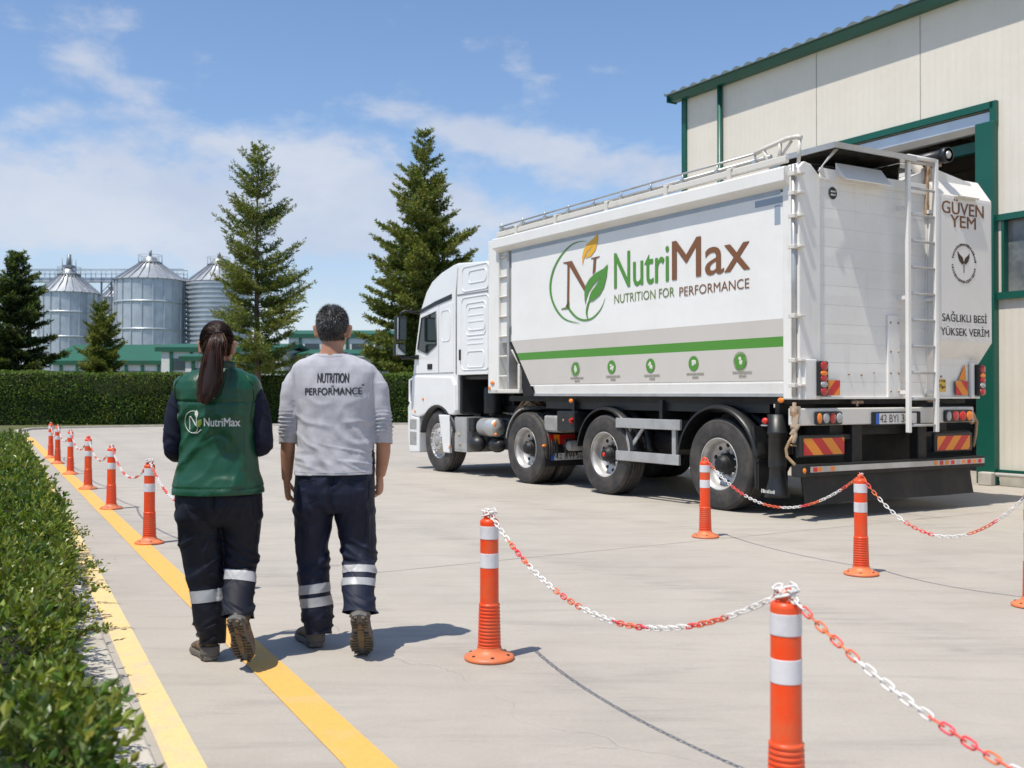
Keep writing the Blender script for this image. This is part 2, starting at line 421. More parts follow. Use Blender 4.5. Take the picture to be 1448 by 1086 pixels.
# sawn joints in the concrete
jb = MB()
for a, b in (((940, 690), (720, 742)),):
    pass
M_joint = mat('joint_filler', (0.14, 0.125, 0.105), .95)
for A, B in (((-1.2, 7.6), (9.0, 13.9)), ((-6.5, 15.2), (1.5, 20.2)), ((-.1, 2.0), (11, 8.8)), ((4.6, 11.1), (-9.5, 34))):
    a = Vector(A); b = Vector(B); n_ = int((b - a).length / .35); pts = []
    for i in range(n_ + 1):
        p = a.lerp(b, i / n_); pts.append((p.x + .006 * rnd.uniform(-1, 1), p.y + .006 * rnd.uniform(-1, 1)))
    P = [Vector(p) for p in pts]; d = (b - a).normalized(); nn = Vector((-d.y, d.x))
    vs = [];
    for p in P: w = .0022 + .0016 * rnd.random(); vs += [(p.x + nn.x * w, p.y + nn.y * w, .0062), (p.x - nn.x * w, p.y - nn.y * w, .0062)]
    jb.add(vs, [(2 * i, 2 * i + 1, 2 * i + 3, 2 * i + 2) for i in range(len(P) - 1)])
jo = jb.build('pavement_joints', M_joint); jo['kind'] = 'structure'

# ================================================================= PLANTS
rng = np.random.default_rng(11)
M_leaf = mat('shrub_leaf', (0.068, 0.125, 0.018), .36, 0, (0.20, 0.235, 0.032), 2.4, .8, trans=.28, island=.55, spec=.45)
M_leafy = mat('young_shrub_leaf', (0.25, 0.27, 0.045), .42, 0, (0.10, 0.17, 0.025), 2.4, .8, trans=.32, island=.4, spec=.45)
M_stem = mat('shrub_stem', (0.11, 0.07, 0.035), .8)
M_core = mat('hedge_core_shade', (0.022, 0.035, 0.010), .95, 0, (0.035, 0.03, 0.014), 9, .7, 1.0, 30, bdist=.06)  # dark colour of the solid cores, painted shade between the leaves
M_hedge = mat('hedge_leaf', (0.10, 0.18, 0.026), .5, 0, (0.17, 0.22, 0.035), .8, .8, trans=.2, island=.5, spec=.35)
M_needle = mat('spruce_needles', (0.125, 0.178, 0.038), .55, 0, (0.20, 0.215, 0.045), 1.2, .8, trans=.2, island=.5, spec=.3)
M_needle2 = mat('young_spruce_needles', (0.24, 0.235, 0.045), .55, 0, (0.09, 0.12, 0.03), 1.2, .8, trans=.25, island=.4, spec=.3)
M_needled = mat('dark_spruce_needles', (0.035, 0.06, 0.018), .6, 0, (0.055, 0.075, 0.02), 1.2, .8, trans=.15, island=.5, spec=.25)
M_bark = mat('bark', (0.16, 0.115, 0.08), .9, 0, (0.08, 0.055, 0.04), 8, .8, 1.0, 30, bdist=.03, stretch=(1, 1, .25))

def norm(a): return a / np.maximum(np.linalg.norm(a, axis=-1, keepdims=True), 1e-9)
def leaves(P, D, L, W, fold=.35):
    """folded leaf of four triangles-as-two-quads at P along D"""
    n = len(P); r = norm(rng.normal(size=(n, 3))); side = norm(np.cross(D, r)); up = np.cross(side, D)
    L = L[:, None]; W = W[:, None]
    a = P; t = P + D * L + up * L * .10; m = P + D * L * .5
    l = m + side * W * .5 + up * W * fold; q = m - side * W * .5 + up * W * fold
    V = np.stack([a, l, t, q], 1).reshape(-1, 3); i = np.arange(n)[:, None] * 4
    F = np.concatenate([i + np.array([[0, 1, 2]]), i + np.array([[0, 2, 3]])], 0)
    return V, F
# low shrub hedge along the kerb
def low_hedge():
    Ps = []; Ds = []; Ls = []; Ws = []; mi = []; stems = MB()
    def W_(Y): return 1.25
    def top(X, Y):
        return .43 + .06 * noise.noise((X * 6, Y * 6, 5)) + .05 * math.sin(Y * 2.1 + X * 3) + .045 * math.sin(Y * 5.3 + 1) + .06 * noise.noise((X * 3, Y * 3, 0)) + (.05 if Y < 5 else 0)
    def edge_in(Y): return -.21 - .08 * min(1, max(0, (6.2 - Y) / 1.5)) + .13 * math.exp(-((Y - 8.2) / 1.8) ** 2) + .05 * min(1, max(0, Y - 11)) + .09 * noise.noise((Y * 1.6, 3.1, 0)) + .05 * noise.noise((Y * 5.0, 7.1, 0))
    for (ya, yb, dn, sc, nl) in ((1.6, 5.2, 270, 1.0, 9), (5.2, 9.5, 230, 1.1, 9), (9.5, 20.5, 130, 1.5, 8)):
        cnt = int((yb - ya) * (1.25 + .5) * dn)
        for _ in range(cnt):
            Y = ya + (yb - ya) * rnd.random(); s_ = rnd.random() * 1.75
            e = kx(Y) + edge_in(Y)
            if s_ < .5:       # side
                t = s_ / .5; X = e - .06 * (1 - t) - .10 * rnd.random() ** 2; Z = .05 + t * (top(e, Y) - .05); N = Vector((.85, .15, .25 + t * .5))
                Z -= .03 * rnd.random()
            else:
                X = e - (s_ - .5); X -= .02; rr = min(1, (s_ - .5) / .12); Z = top(X, Y) - .07 * (1 - rr) ** 2 - .10 * rnd.random() ** 2; N = Vector((.15 + .5 * (1 - rr), 0, 1))
            stick = rnd.random() < .035 and Y < 9
            D = (N.normalized() + Vector((rnd.gauss(0, .45), rnd.gauss(0, .45), rnd.gauss(0, .3)))).normalized()
            ln = (.07 + .05 * rnd.random()) * sc * (2.0 if stick else 1)
            B = Vector((X, Y, Z)) - D * .03; T = B + D * ln
            if Y < 7 and (stick or rnd.random() < .3): stems.tube([B, (B + T) / 2 + Vector((0, 0, .004)), T], [.0018, .0015, .001], 4, caps=False)
            young = stick or rnd.random() < .22
            k = nl + (5 if stick else 0); u = D.orthogonal().normalized(); w = D.cross(u); ph = rnd.random() * 6.28
            for j in range(k):
                f = .15 + .85 * j / (k - 1); an = ph + j * 2.4
                ld = (D * (.45 + .5 * f) + (u * math.cos(an) + w * math.sin(an)) * (1.1 - .7 * f)).normalized()
                Ps.append(B + (T - B) * f); Ds.append(ld); s2 = (1 - .25 * abs(f - .4)) * rnd.uniform(.75, 1.15)
                Ls.append(.046 * sc * s2); Ws.append(.026 * sc * s2); mi.append(1 if young and j > 2 else 0)
    # sprays that reach out over the kerb
    for (px, py) in ((120, 770), (140, 795), (128, 750), (95, 712), (150, 825), (135, 880), (150, 905), (165, 985), (185, 1010), (60, 668)):
        Y = FPX * (CAMH - .28) / (py - HZ); X = (px - CXP) / FPX * Y
        for k3 in range(2):
            T = Vector((X + rnd.uniform(-.03, .03), Y + rnd.uniform(-.06, .06), .28 + rnd.uniform(-.05, .07))); B = Vector((kx(Y) - .32, Y + .1, .18))
            mid = (B + T) / 2 + Vector((0, 0, .05)); pts = [B, (B + mid) / 2 + Vector((0, 0, .015)), mid, (mid + T) / 2 + Vector((0, 0, .012)), T]
            stems.tube(pts, [.003, .0028, .0024, .002, .0014], 5, caps=False)
            for j in range(46):
                f = .25 + .75 * j / 45; q = f * 4; i0 = min(3, int(q)); p = Vector(pts[i0]).lerp(Vector(pts[i0 + 1]), q - i0)
                D = (T - B).normalized(); ld = (D * .6 + Vector((rnd.gauss(0, .7), rnd.gauss(0, .7), rnd.gauss(.35, .5)))).normalized()
                off = Vector((rnd.gauss(0, .012), rnd.gauss(0, .012), rnd.gauss(0, .012)))
                Ps.append(p + off); Ds.append(ld); Ls.append(.031 * rnd.uniform(.7, 1.1)); Ws.append(.016); mi.append(1 if f > .6 else 0)
    V, F = leaves(np.array(Ps), np.array(Ds), np.array(Ls), np.array(Ws)); m2 = np.concatenate([mi, mi])
    root = thing('low_hedge', 'low leafy shrub hedge along the kerb in the left foreground', 'hedge', (kx(6), 6, 0))
    o = fast_mesh('foliage', V - np.array([kx(6), 6, 0]), F, [M_leaf, M_leafy], m2, parent=root)
    st = stems.build('stems', M_stem, root); st.location = (-kx(6), -6, 0); st['kind'] = 'stuff'
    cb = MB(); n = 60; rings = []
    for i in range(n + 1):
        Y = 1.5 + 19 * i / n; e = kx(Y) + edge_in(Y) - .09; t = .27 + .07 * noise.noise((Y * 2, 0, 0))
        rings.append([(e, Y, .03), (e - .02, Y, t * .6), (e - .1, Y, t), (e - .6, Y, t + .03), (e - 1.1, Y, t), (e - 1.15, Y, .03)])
    cb.rings(rings, 0, True, True); c = cb.build('shade_core', M_core, root); c.location = (-kx(6), -6, 0)  # solid core, coloured dark for the shaded depth of the hedge
low_hedge()

# tall clipped hedge behind the yard
def tall_hedge():
    A = np.array([-34.0, 41.2]); B = np.array([12.0, 51.5]); d = norm(B - A); nrm = np.array([d[1], -d[0]]); Ln = np.linalg.norm(B - A)
    H = 2.26; D_ = 1.5; n = 60000
    s = rng.random(n) * Ln; f = rng.random(n); front = f < .72
    z = np.where(front, rng.random(n) * H, H); dep = np.where(front, 0, rng.random(n) * D_)
    und = np.array([noise.noise((a * .9, b * 1.1, 0)) * .13 + noise.noise((a * .28, 4.2, b * .3)) * .16 for a, b in zip(s, z)])
    dep = dep + np.where(front, und + .10 * rng.random(n) ** 2 - .05 * (z / H), 0); z = z + np.where(front, 0, und * .5 - .08 * rng.random(n) ** 2)
    X = A[0] + d[0] * s - nrm[0] * dep; Y = A[1] + d[1] * s - nrm[1] * dep
    P = np.stack([X, Y, z], 1); N = np.where(front[:, None], np.array([nrm[0], nrm[1], .5]), np.array([0, 0, 1.0]))
    Dr = norm(N * .55 + rng.normal(size=(n, 3)) * .7)
    V, F = leaves(P, Dr, rng.uniform(.07, .14, n), rng.uniform(.035, .07, n))
    root = thing('tall_hedge', 'tall clipped green hedge across the back of the yard', 'hedge', (A[0], A[1], 0))
    o = fast_mesh('foliage', V - np.array([A[0], A[1], 0]), F, [M_hedge], parent=root)
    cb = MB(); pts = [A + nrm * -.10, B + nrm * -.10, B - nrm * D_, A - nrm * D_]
    cb.prism([tuple(p - A) for p in pts], 'z', 0, H - .09); cb.build('shade_core', M_core, root)  # solid block, its shade painted dark behind the leaves
tall_hedge()

def spruce(name_, label, x, y, H, Rm, seed, mats, z_low=.12, dens=1.0, spike=1.0, group=None, trunk_r=.16, up=.25, nsc=1.0, power=.85):
    rg = np.random.default_rng(seed); root = thing(name_, label, 'tree', (x, y, 0), 0, group)
    bend = rg.normal(0, .10, 2)
    def axis(h): t = h / H; return np.array([bend[0] * math.sin(t * 3), bend[1] * math.sin(t * 2.4), h])
    tb = MB(); tb.tube([axis(H * t) for t in np.linspace(0, 1, 14)], [trunk_r * (1 - .94 * t) + (.05 if t == 0 else 0) for t in np.linspace(0, 1, 14)], 8)
    P = []; D = []; Ls = []; Ws = []; mi = []
    nb = int(H * 12.5 * dens); h = H * z_low
    hs = H * (z_low + (1 - z_low) * np.sort(rg.random(nb) ** 1.1))
    for b, h in enumerate(hs):
        t = (h / H - z_low) / (1 - z_low); azi = b * 2.4 + rg.normal(0, .5)
        prof = (1 - t) ** power * (1 - .30 * math.exp(-((t - .0) / .07) ** 2))
        whorl = rg.uniform(.5, 1.0) if rg.random() < .72 else rg.uniform(.95, 1.25)
        L = Rm * prof * whorl * spike + .12
        o = axis(h); dr = np.array([math.cos(azi), math.sin(azi), 0]); s = np.array([-dr[1], dr[0], 0])
        droop = -.10 * (1 - t) + .55 * t * .8; K = 7; pts = []
        for k in range(K):
            f = k / (K - 1); pts.append(o + dr * L * f + np.array([0, 0, L * (droop * f + up * f * f)]) + s * L * .05 * math.sin(3 * f + b))
        tb.tube(pts, [max(.006, .035 * L / Rm * (1 - .85 * k / (K - 1))) for k in range(K)], 4, caps=False)
        pts = np.array(pts); nsub = max(6, int(L * 14 * dens))
        for j in range(nsub + 1):
            f = .10 + .90 * (j / nsub); q = f * (K - 1); i0 = min(K - 2, int(q)); p = pts[i0] + (pts[i0 + 1] - pts[i0]) * (q - i0)
            bd = norm(pts[i0 + 1] - pts[i0])
            last = j == nsub; sgn = 1 if j % 2 else -1
            sl = (.38 * L * (1 - f) ** .7 + .13) * rg.uniform(.6, 1.15) if not last else .22
            sd = bd if last else norm(bd * .75 + s * sgn * rg.uniform(.5, 1.0) + np.array([0, 0, rg.normal(.02, .18)]))
            nn = max(8, int(sl * 66 * dens))
            fr = rg.random(nn); pp = p + sd * sl * fr[:, None] + rg.normal(0, .024, (nn, 3))
            dd = norm(sd * .9 + rg.normal(0, .55, (nn, 3)) + np.array([0, 0, .12]))
            P.append(pp); D.append(dd); Ls.append(rg.uniform(.11, .20, nn) * nsc); Ws.append(rg.uniform(.034, .060, nn) * nsc)
            mi.append(np.where(rg.random(nn) < (.10 + .55 * f ** 3), 1, 0))
    # leader
    nn = 60; fr = rg.random(nn); P.append(np.array([axis(H * (1 - .06 * q)) for q in fr])); D.append(norm(rg.normal(0, .6, (nn, 3)) + np.array([0, 0, .8])))
    Ls.append(rg.uniform(.1, .17, nn)); Ws.append(np.full(nn, .035)); mi.append(np.zeros(nn, int))
    global rng
    sv = rng; rng = rg
    V, F = leaves(np.concatenate(P), np.concatenate(D), np.concatenate(Ls), np.concatenate(Ws), .25); rng = sv
    m = np.concatenate(mi); tb.build('trunk', M_bark, root)
    fast_mesh('crown', V, F, mats, np.concatenate([m, m]), parent=root)
    print(name_, len(F))
def colx(px, Y): return (px - CXP) / FPX * Y
def hgt(py, Y): return CAMH + (HZ - py) / FPX * Y
spruce('spruce_tree', 'tall open-crowned spruce in front of the hedge, beside the corrugated silo', colx(366, 45.2), 45.2, hgt(212, 45.2), 2.35, 5, [M_needle, M_needle2], .20, .86, trunk_r=.17, up=.32, power=.6)
spruce('spruce_tree', 'tallest spruce, broad and pointed, rising behind the white truck cab', colx(601, 52), 52, hgt(186, 52), 4.3, 9, [M_needle, M_needle2], .10, .95, trunk_r=.2, up=.22, nsc=1.25, power=.95)
spruce('spruce_tree', 'dark dense spruce at the left edge beyond the tall hedge', colx(22, 54), 54, hgt(360, 54), 2.5, 21, [M_needled, M_needle], .08, 1.25, trunk_r=.16, up=.15, nsc=1.2, power=.7)
spruce('spruce_tree', 'small young spruce in front of the green-roofed shed between two silos', colx(143, 53), 53, hgt(430, 53), 1.45, 33, [M_needle, M_needle2], .08, 1.4, trunk_r=.08, up=.25, power=.75)

# ================================================================= SILOS
M_galv = mat('galvanised_steel', (0.52, 0.56, 0.60), .38, .45, (0.38, 0.42, 0.46), .9, .6, .15, 30, fine=.06, rvar=.2)
M_galvr = mat('galvanised_roof', (0.40, 0.42, 0.44), .45, .55, (0.32, 0.34, 0.36), .9, .5, rvar=.2)
M_galvd = mat('galvanised_frame', (0.22, 0.24, 0.26), .5, .5)
def silo(px0, px1, pytop, pypeak, Y, label, pitch=.28, rings=4, lantern=0.0, hoops=0):
    r = (px1 - px0) / 2 / FPX * Y; x = colx((px0 + px1) / 2, Y); zt = hgt(pytop, Y); zp = hgt(pypeak, Y)
    root = thing('grain_silo', label, 'silo', (x, Y, 0), 0, 'steel grain silos behind the sheds')
    pf = []; z = 0; k = 0
    while z < zt: pf.append((r + (.035 if pitch < .3 else (.16 if k % 2 else -.02)) * (1 if k % 2 or pitch > .3 else 0), z)); z += pitch / 2; k += 1
    pf.append((r, zt)); MB().lathe(pf, n=64, smooth=True).build('silo_wall', M_galv, root)
    rb = MB(); rb.lathe([(r + .22, zt - .05), (r * .55, zt + (zp - zt) * .44), (.75, zp - .5), (.75, zp - .15), (.25, zp + .05), (.01, zp + .1)], n=48)
    for i in range(24):
        a = i * math.pi / 12; rb.beam((math.cos(a) * (r + .2), math.sin(a) * (r + .2), zt), (math.cos(a) * .8, math.sin(a) * .8, zp - .46), .10, .10)
    rb.build('silo_roof', M_galvr, root)
    hb = MB()
    for i in range(rings):
        z = zt * (1 - (i + 1) / (rings + .6)) + .5; hb.lathe([(r + .04, z - .12), (r + .13, z - .09), (r + .13, z + .09), (r + .04, z + .12)], n=48)
    for i in range(hoops):
        z = zt * (i + .5) / hoops; hb.lathe([(r, z - .17), (r + .26, z - .13), (r + .26, z + .10), (r, z + .12)], n=48, smooth=False)
    for i in range(20 if not hoops else 0):
        a = i * math.pi / 10 + .1; hb.beam((math.cos(a) * (r + .07), math.sin(a) * (r + .07), 0), (math.cos(a) * (r + .07), math.sin(a) * (r + .07), zt), .09, .09)
    hb.build('wall_stiffeners', M_galv, root)
    cb = MB(); cb.lathe([(1.15, zp - .75), (1.3, zp - .75), (1.3, zp - .62), (1.15, zp - .62)], n=24)
    for i in range(12):
        a = i * math.pi / 6; p = (math.cos(a) * 1.28, math.sin(a) * 1.28)
        cb.tube([(p[0], p[1], zp - .65), (p[0], p[1], zp + .15)], .018, 5)
    cb.tube([(1.28 * math.cos(i * math.pi / 12), 1.28 * math.sin(i * math.pi / 12), zp + .15) for i in range(25)], .02, 5)
    cb.tube([(0, 0, zp), (0, 0, zp + .75 + lantern)], .16 + lantern * .1, 8)
    if lantern:
        cb.box(-.5, .5, -.5, .5, zp + .1, zp + .4)
        for sx_ in (-.55, .55):
            for sy_ in (-.55, .55): cb.tube([(sx_, sy_, zp - .3), (sx_, sy_, zp + 1.2)], .04, 5)
    cb.build('roof_platform', M_galvd, root)
silo(57, 137, 415, 380, 120, 'leftmost steel grain silo, with a small lantern on its conical roof', lantern=.9)
silo(165, 259, 397, 363, 116, 'biggest smooth steel grain silo with broad conical roof', rings=4)
silo(266, 352, 400, 366, 118, 'corrugated steel grain silo half hidden behind the open spruce', rings=0, hoops=27)
silo(144, 190, 421, 400, 138, 'narrow grey silo standing further back between two bigger silos')
bz = hgt(400, 112); cwk = thing('conveyor_catwalk', 'long steel conveyor catwalk running between the silo tops', 'catwalk', (colx(150, 126), 126, 0))
cb = MB(); xa, xb = colx(30, 126) - colx(150, 126), colx(262, 126) - colx(150, 126); bz = hgt(399, 126)
cb.box(xa, xb, -.5, .5, bz, bz + .55); cb.build('conveyor_casing', M_galv, cwk)
cb = MB()
for yy in (-.7, .7):
    cb.tube([(xa, yy, bz + 1.5), (xb, yy, bz + 1.5)], .045, 5); cb.tube([(xa, yy, bz + 1.0), (xb, yy, bz + 1.0)], .03, 5)
    for i in range(17):
        xx = xa + (xb - xa) * i / 16; cb.tube([(xx, yy, bz), (xx, yy, bz + 1.5)], .04, 5)
cb.build('railing', M_galvd, cwk)
cb = MB()
for xx in (xa + .5, 0, 9.5):
    for s_ in (-.6, .6): cb.beam((xx + s_, 0, 0), (xx + s_, 0, bz), .18, .18)
    for k in range(12): cb.beam((xx - .6, 0, bz * k / 12), (xx + .6, 0, bz * (k + 1) / 12), .07, .07)
cb.build('support_leg', M_galvd, cwk)

# ================================================================= SHEDS
M_green = mat('green_steel', (0.008, 0.085, 0.048), .5, 0, (0.012, 0.10, 0.06), 1.5, .5, fine=.06)
M_greenr = mat('green_roofing', (0.010, 0.10, 0.055), .6, 0, (0.02, 0.08, 0.045), 1.0, .6, fine=.1)
M_shedw = mat('pale_shed_wall', (0.74, 0.73, 0.69), .8, 0, (0.58, 0.56, 0.52), .6, .6, fine=.06)
M_shedg = mat('dim_glass', (0.05, 0.07, 0.08), .15)
def shed(label, xa, xb, Y, dpt, zw, zr, ncol, step=0.0, canopy=None):
    root = thing('shed', label, 'shed', (xa, Y, 0)); L = xb - xa
    w = MB(); w.box(0, L, 0, dpt, 0, zw); w.build('wall', M_shedw, root)
    r = MB(); r.prism([(-.14, zw - .25), (-.14, zw + .05), (dpt * .5, zr), (dpt + .5, zw + .05), (dpt + .5, zw - .1), (dpt * .5, zr - .25)], 'x', -.4, L + .4); r.build('roof', M_greenr, root)
    for i in range(ncol):
        x = L * (i + .5) / ncol; MB().box(x - .1, x + .1, -.10, -.003, 0, zw - .28).build('post', M_green, root)
    for i in range(ncol - 1):
        x = L * (i + 1) / ncol; b = MB(); b.box(x - .55, x + .55, -.05, -.003, zw - 1.5, zw - .7); b.build('window', M_shedg, root)
shed('long shed with green roof below the two left silos', colx(75, 76), colx(236, 76), 76, 9, hgt(511, 76), hgt(485, 78), 7)
shed('shed with pale wall, green posts and thin green eave behind the young woman\'s head', colx(228, 70), colx(400, 70), 70, 8, hgt(492, 70), hgt(484, 72), 6)
shed('taller pale shed with green eave between the two tall spruces', colx(408, 80), colx(640, 80), 80, 10, hgt(473, 80), hgt(466, 84), 7)
cp = thing('lean_to', 'low green lean-to roof in front of the taller pale shed', 'shed', (colx(416, 72), 72, 0))
L = colx(560, 72) - colx(416, 72)
MB().prism([(-.3, hgt(503, 72)), (-.3, hgt(500, 72)), (6, hgt(489, 72)), (6, hgt(492, 72))], 'x', 0, L).build('roof', M_greenr, cp)
MB().box(.2, L - .2, .2, 5.8, 0, hgt(505, 72)).build('wall', M_shedw, cp)
shed('low pale building with a green door behind the ponytail', colx(262, 66), colx(330, 66), 66, 3, hgt(505, 66), hgt(499, 66), 3)

# ================================================================= THE HALL
ANG = R(121.34); DX, DY = math.cos(ANG), math.sin(ANG)
M_panel = mat('cream_wall_panel', (0.74, 0.68, 0.58), .6, 0, (0.67, 0.61, 0.51), .8, .5, fine=.03, streak=.35, scol=(.40, .36, .30))
def ribbed(m, pitch, depth):
    nt = m.node_tree; q = G(nt); p = nt.nodes['Principled BSDF']; v = q.n('ShaderNodeTexCoord').outputs['Object']
    s_ = q.n('ShaderNodeSeparateXYZ', i_0=v); f = q.m('FRACT', q.m('DIVIDE', s_.outputs[0], pitch))
    h = q.m('ADD', q.ramp(f, .0, .12), q.m('MULTIPLY', q.ramp(f, .5, .62), -1.0)); b = q.n('ShaderNodeBump'); b.inputs['Strength'].default_value = 1.0; b.inputs['Distance'].default_value = depth
    nt.links.new(q.m('ADD', h, q.m('MULTIPLY', q.noise(v, 1.2, 2), 1.0)), b.inputs['Height']); nt.links.new(b.outputs[0], p.inputs['Normal'])
ribbed(M_panel, .125, .0022)
M_plinth = mat('plinth_concrete', (0.50, 0.47, 0.41), .85, 0, (0.34, 0.31, 0.26), 3, .6, .4, 40)
M_dgreen = mat('dark_green_trim', (0.004, 0.085, 0.058), .38, 0, (0.008, 0.105, 0.072), 1.2, .5, fine=.04)
M_silver = mat('bright_aluminium', (0.62, 0.64, 0.66), .35, .6, (0.5, .52, .55), 2, .5, rvar=.15)
M_inner = mat('hall_interior', (0.15, 0.135, 0.115), .9)
M_glass = mat('dusty_window_glass', (0.10, 0.115, 0.12), .22, 0, (0.26, 0.26, 0.25), 1.6, .8, spec=.6, rvar=.15)
M_roofm = mat('grey_green_roof_sheet', (0.16, 0.20, 0.19), .5, .2)
hall = thing('hall', 'cream panelled factory hall with green trim and open truck door at the right', 'building', (6.96, 15.3, 0), ANG)
XL, XR, ZE = 6.68, -16.0, 7.30; DT, DL, DR = 5.50, 4.2, -.14; T = .18
w = MB()
w.box(DL, XL, -T, 0, .2, ZE); w.box(DR, DL, -T, 0, DT, ZE)
w.box(XR, -.30, -T, 0, .2, 2.78); w.box(XR, -.30, -T, 0, 3.86, ZE); w.box(-.30, DR, -T, 0, .2, ZE)
w.box(-4.4, -3.9, -T, 0, 2.78, 3.86); w.box(XR, -8.4, -T, 0, 2.78, 3.86)
w.build('wall', M_panel, hall)
for xa_, xb_ in ((XL - T, XL), (XR, XR + T)):
    w = MB(); w.prism([(-T - .002, .0), (-24, .0), (-24, ZE + 2.52), (-T - .002, ZE + .06)], 'x', xa_, xb_); w.build('side_wall', M_panel, hall)
w = MB(); w.box(XR, XL, -24.2, -24.002, 0, ZE + 2.5); w.build('back_wall', M_panel, hall)
w = MB(); w.box(DL + .1, XL + .04, -T, .05, 0, .198); w.box(XR, DR - .12, -T, .05, 0, .198); w.build('plinth', M_plinth, hall, bevel=.01)
w = MB(); w.box(DL + .1, XL, .002, .06, .20, .235); w.box(XR, DR - .1, .002, .06, .20, .235); w.build('base_flashing', M_dgreen, hall)
# roof: corrugated sheet that starts in front of the wall
vs = []; fs = []; nx = int((XL + .3 - XR) / .05); prof = [0, .0, .028, .05, .05, .028]
for i in range(nx + 1):
    x = XR + i * .05; h = prof[i % 6]
    vs += [(x, .30, ZE + .085 + h), (x, -24.3, ZE + 2.6 + h), (x, .30, ZE + .078 + h * .0), (x, -24.3, ZE + 2.5)]
for i in range(nx): a = 4 * i; fs += [(a, a + 4, a + 5, a + 1), (a, a + 2, a + 6, a + 4), (a + 2, a + 3, a + 7, a + 6)]
MB().add(vs, fs).build('roof', M_roofm, hall)
w = MB(); w.prism([(.005, ZE - .03), (.16, ZE - .03), (.235, ZE + .07), (.235, ZE + .10), (.215, ZE + .10), (.005, ZE + .10)], 'x', XR, XL + .22); w.box(XL + .22, XL + .25, 0, .25, ZE - .05, ZE + .13)
w.build('gutter', M_dgreen, hall)
for x0_, x1_, nm in ((XL - .10, XL + .02, 'corner_trim'), (5.52, 5.62, 'downpipe')):
    w = MB()
    if nm == 'downpipe': w.tube([(5.57, .06, .3), (5.57, .06, ZE - .02)], .05, 12)
    else: w.box(x0_, x1_, .002, .05, .24, ZE - .035); w.box(XL + .002, XL + .02, -.2, .05, .24, ZE - .035)
    w.build(nm, M_dgreen, hall)
for x in (3.2, 1.09, -1.0, -3.1, -5.2, -7.3): MB().box(x - .004, x + .004, .001, .0035, (DT + .1 if DR < x < DL else (.24 if x > -.3 or x > 3 else 3.95)), ZE - .04).build('panel_joint', M_joint, hall)
w = MB(); w.box(DR - .05, DL + .12, .002, .07, DT, DT + .10); w.box(DR - .10, DR, .002, .07, DT - .25, DT + .10); w.build('door_frame', M_dgreen, hall)
w = MB(); w.prism([(-.0, DT - .03), (-.0, DT - .19), (-.10, DT - .27), (-.20, DT - .27), (-.20, DT - .03)], 'x', DR + .01, DL); w.box(DR + .0, DR + .13, -.2, -.003, DT - .45, DT - .03); w.build('door_rail', M_silver, hall)
w = MB(); w.box(DR, DL, -.42, -.30, DT - .50, DT - .34); w.build('rolled_door', M_dgreen, hall)
w = MB(); w.box(-.235, .06, .008, .13, .02, 5.30); w.build('door_jamb', M_dgreen, hall, bevel=.012)
w = MB(); w.box(-.26, -.05, .135, .26, 0.0, .20); w.build('jamb_foot', M_plinth, hall, bevel=.02)
w = MB(); w.tube([(-.28, .16, .17), (-14, .16, .17)], .03, 8); w.build('base_pipe', mat('white_pipe', (0.62, .6, .56), .4), hall)
for (a, b) in ((-3.9, -.32), (-8.4, -4.4)):
    w = MB(); w.box(a, b, -.10, -.07, 2.80, 3.84); f = w.build('window', M_glass, hall)
    w = MB(); w.box(a - .05, b + .09, .002, .06, 3.84, 3.93); w.box(a - .05, b + .09, .002, .06, 2.70, 2.80)
    for i in range(4):
        xx = a + (b - a) * i / 3; w.box(xx - .02, xx + .02, -.06, .045, 2.80, 3.84)
    w.build('frame', M_dgreen, f)
w = MB(); w.box(XR, XL, -23.9, -23.8, 0, 7.2)
for i in range(6): w.box(XR, XL, -3 - 3.6 * i, -3.2 - 3.6 * i, 6.3, 6.6)
for i in range(5): w.box(-8 + i * 3.2, -7.8 + i * 3.2, -23, -.3, 6.65, 6.9)
w.box(-1.5, 6.3, -9.2, -9, 0, 6.2)
w.build('inner_frame', M_inner, hall)
# ================================================================= THE TRUCK  (x forward, y left, z up; rear left corner at the origin)
TO = (2.98, 10.81)
LX, LY = -DY, DX
def side(px, py, y=0.0):                              # photograph point -> (x, z) on the truck's side plane
    q = (px - CXP) / FPX; ox, oy = TO[0] + LX * y, TO[1] + LY * y
    u = (ox - q * oy) / (q * DY - DX); Y = oy + DY * u
    return (u, CAMH + (HZ - py) / FPX * Y)
def rear(px, py, x=0.0):                              # photograph point -> (y, z) on the rear plane
    q = (px - CXP) / FPX; ox, oy = TO[0] + DX * x, TO[1] + DY * x
    v = (ox - q * oy) / (q * LY - LX); Y = oy + LY * v
    return (v, CAMH + (HZ - py) / FPX * Y)
truck = thing('bulk_feed_truck', 'white articulated bulk feed truck with green and brown lettering, parked nose toward the spruces', 'truck', (TO[0], TO[1], 0), ANG)
M_white = mat('white_truck_paint', (0.78, 0.76, 0.72), .32, 0, (0.70, 0.67, 0.62), 1.6, .45, fine=.02, coat=.25, rvar=.2, streak=.5, scol=(.36, .30, .22))
M_whitec = mat('white_cab_paint', (0.77, 0.77, 0.76), .22, 0, (0.66, 0.66, 0.65), 2.0, .3, coat=.6, rvar=.08, streak=.22, scol=(.40, .37, .32))
M_dirtyw = mat('grubby_white_paint', (0.64, 0.61, 0.55), .5, 0, (0.36, 0.28, 0.19), 5.0, .55, fine=.08, lo=.55, hi=.75, rvar=.2)
M_panelw = mat('white_side_sheet', (0.80, 0.785, 0.75), .38, 0, (0.74, 0.72, 0.68), .9, .6, bump=.20, bscale=2.2, bdist=.03, coat=.15, streak=.22, scol=(.48, .44, .37))
M_beige = mat('beige_band_paint', (0.55, 0.51, 0.46), .4, 0, (0.50, 0.46, 0.41), .9, .5)
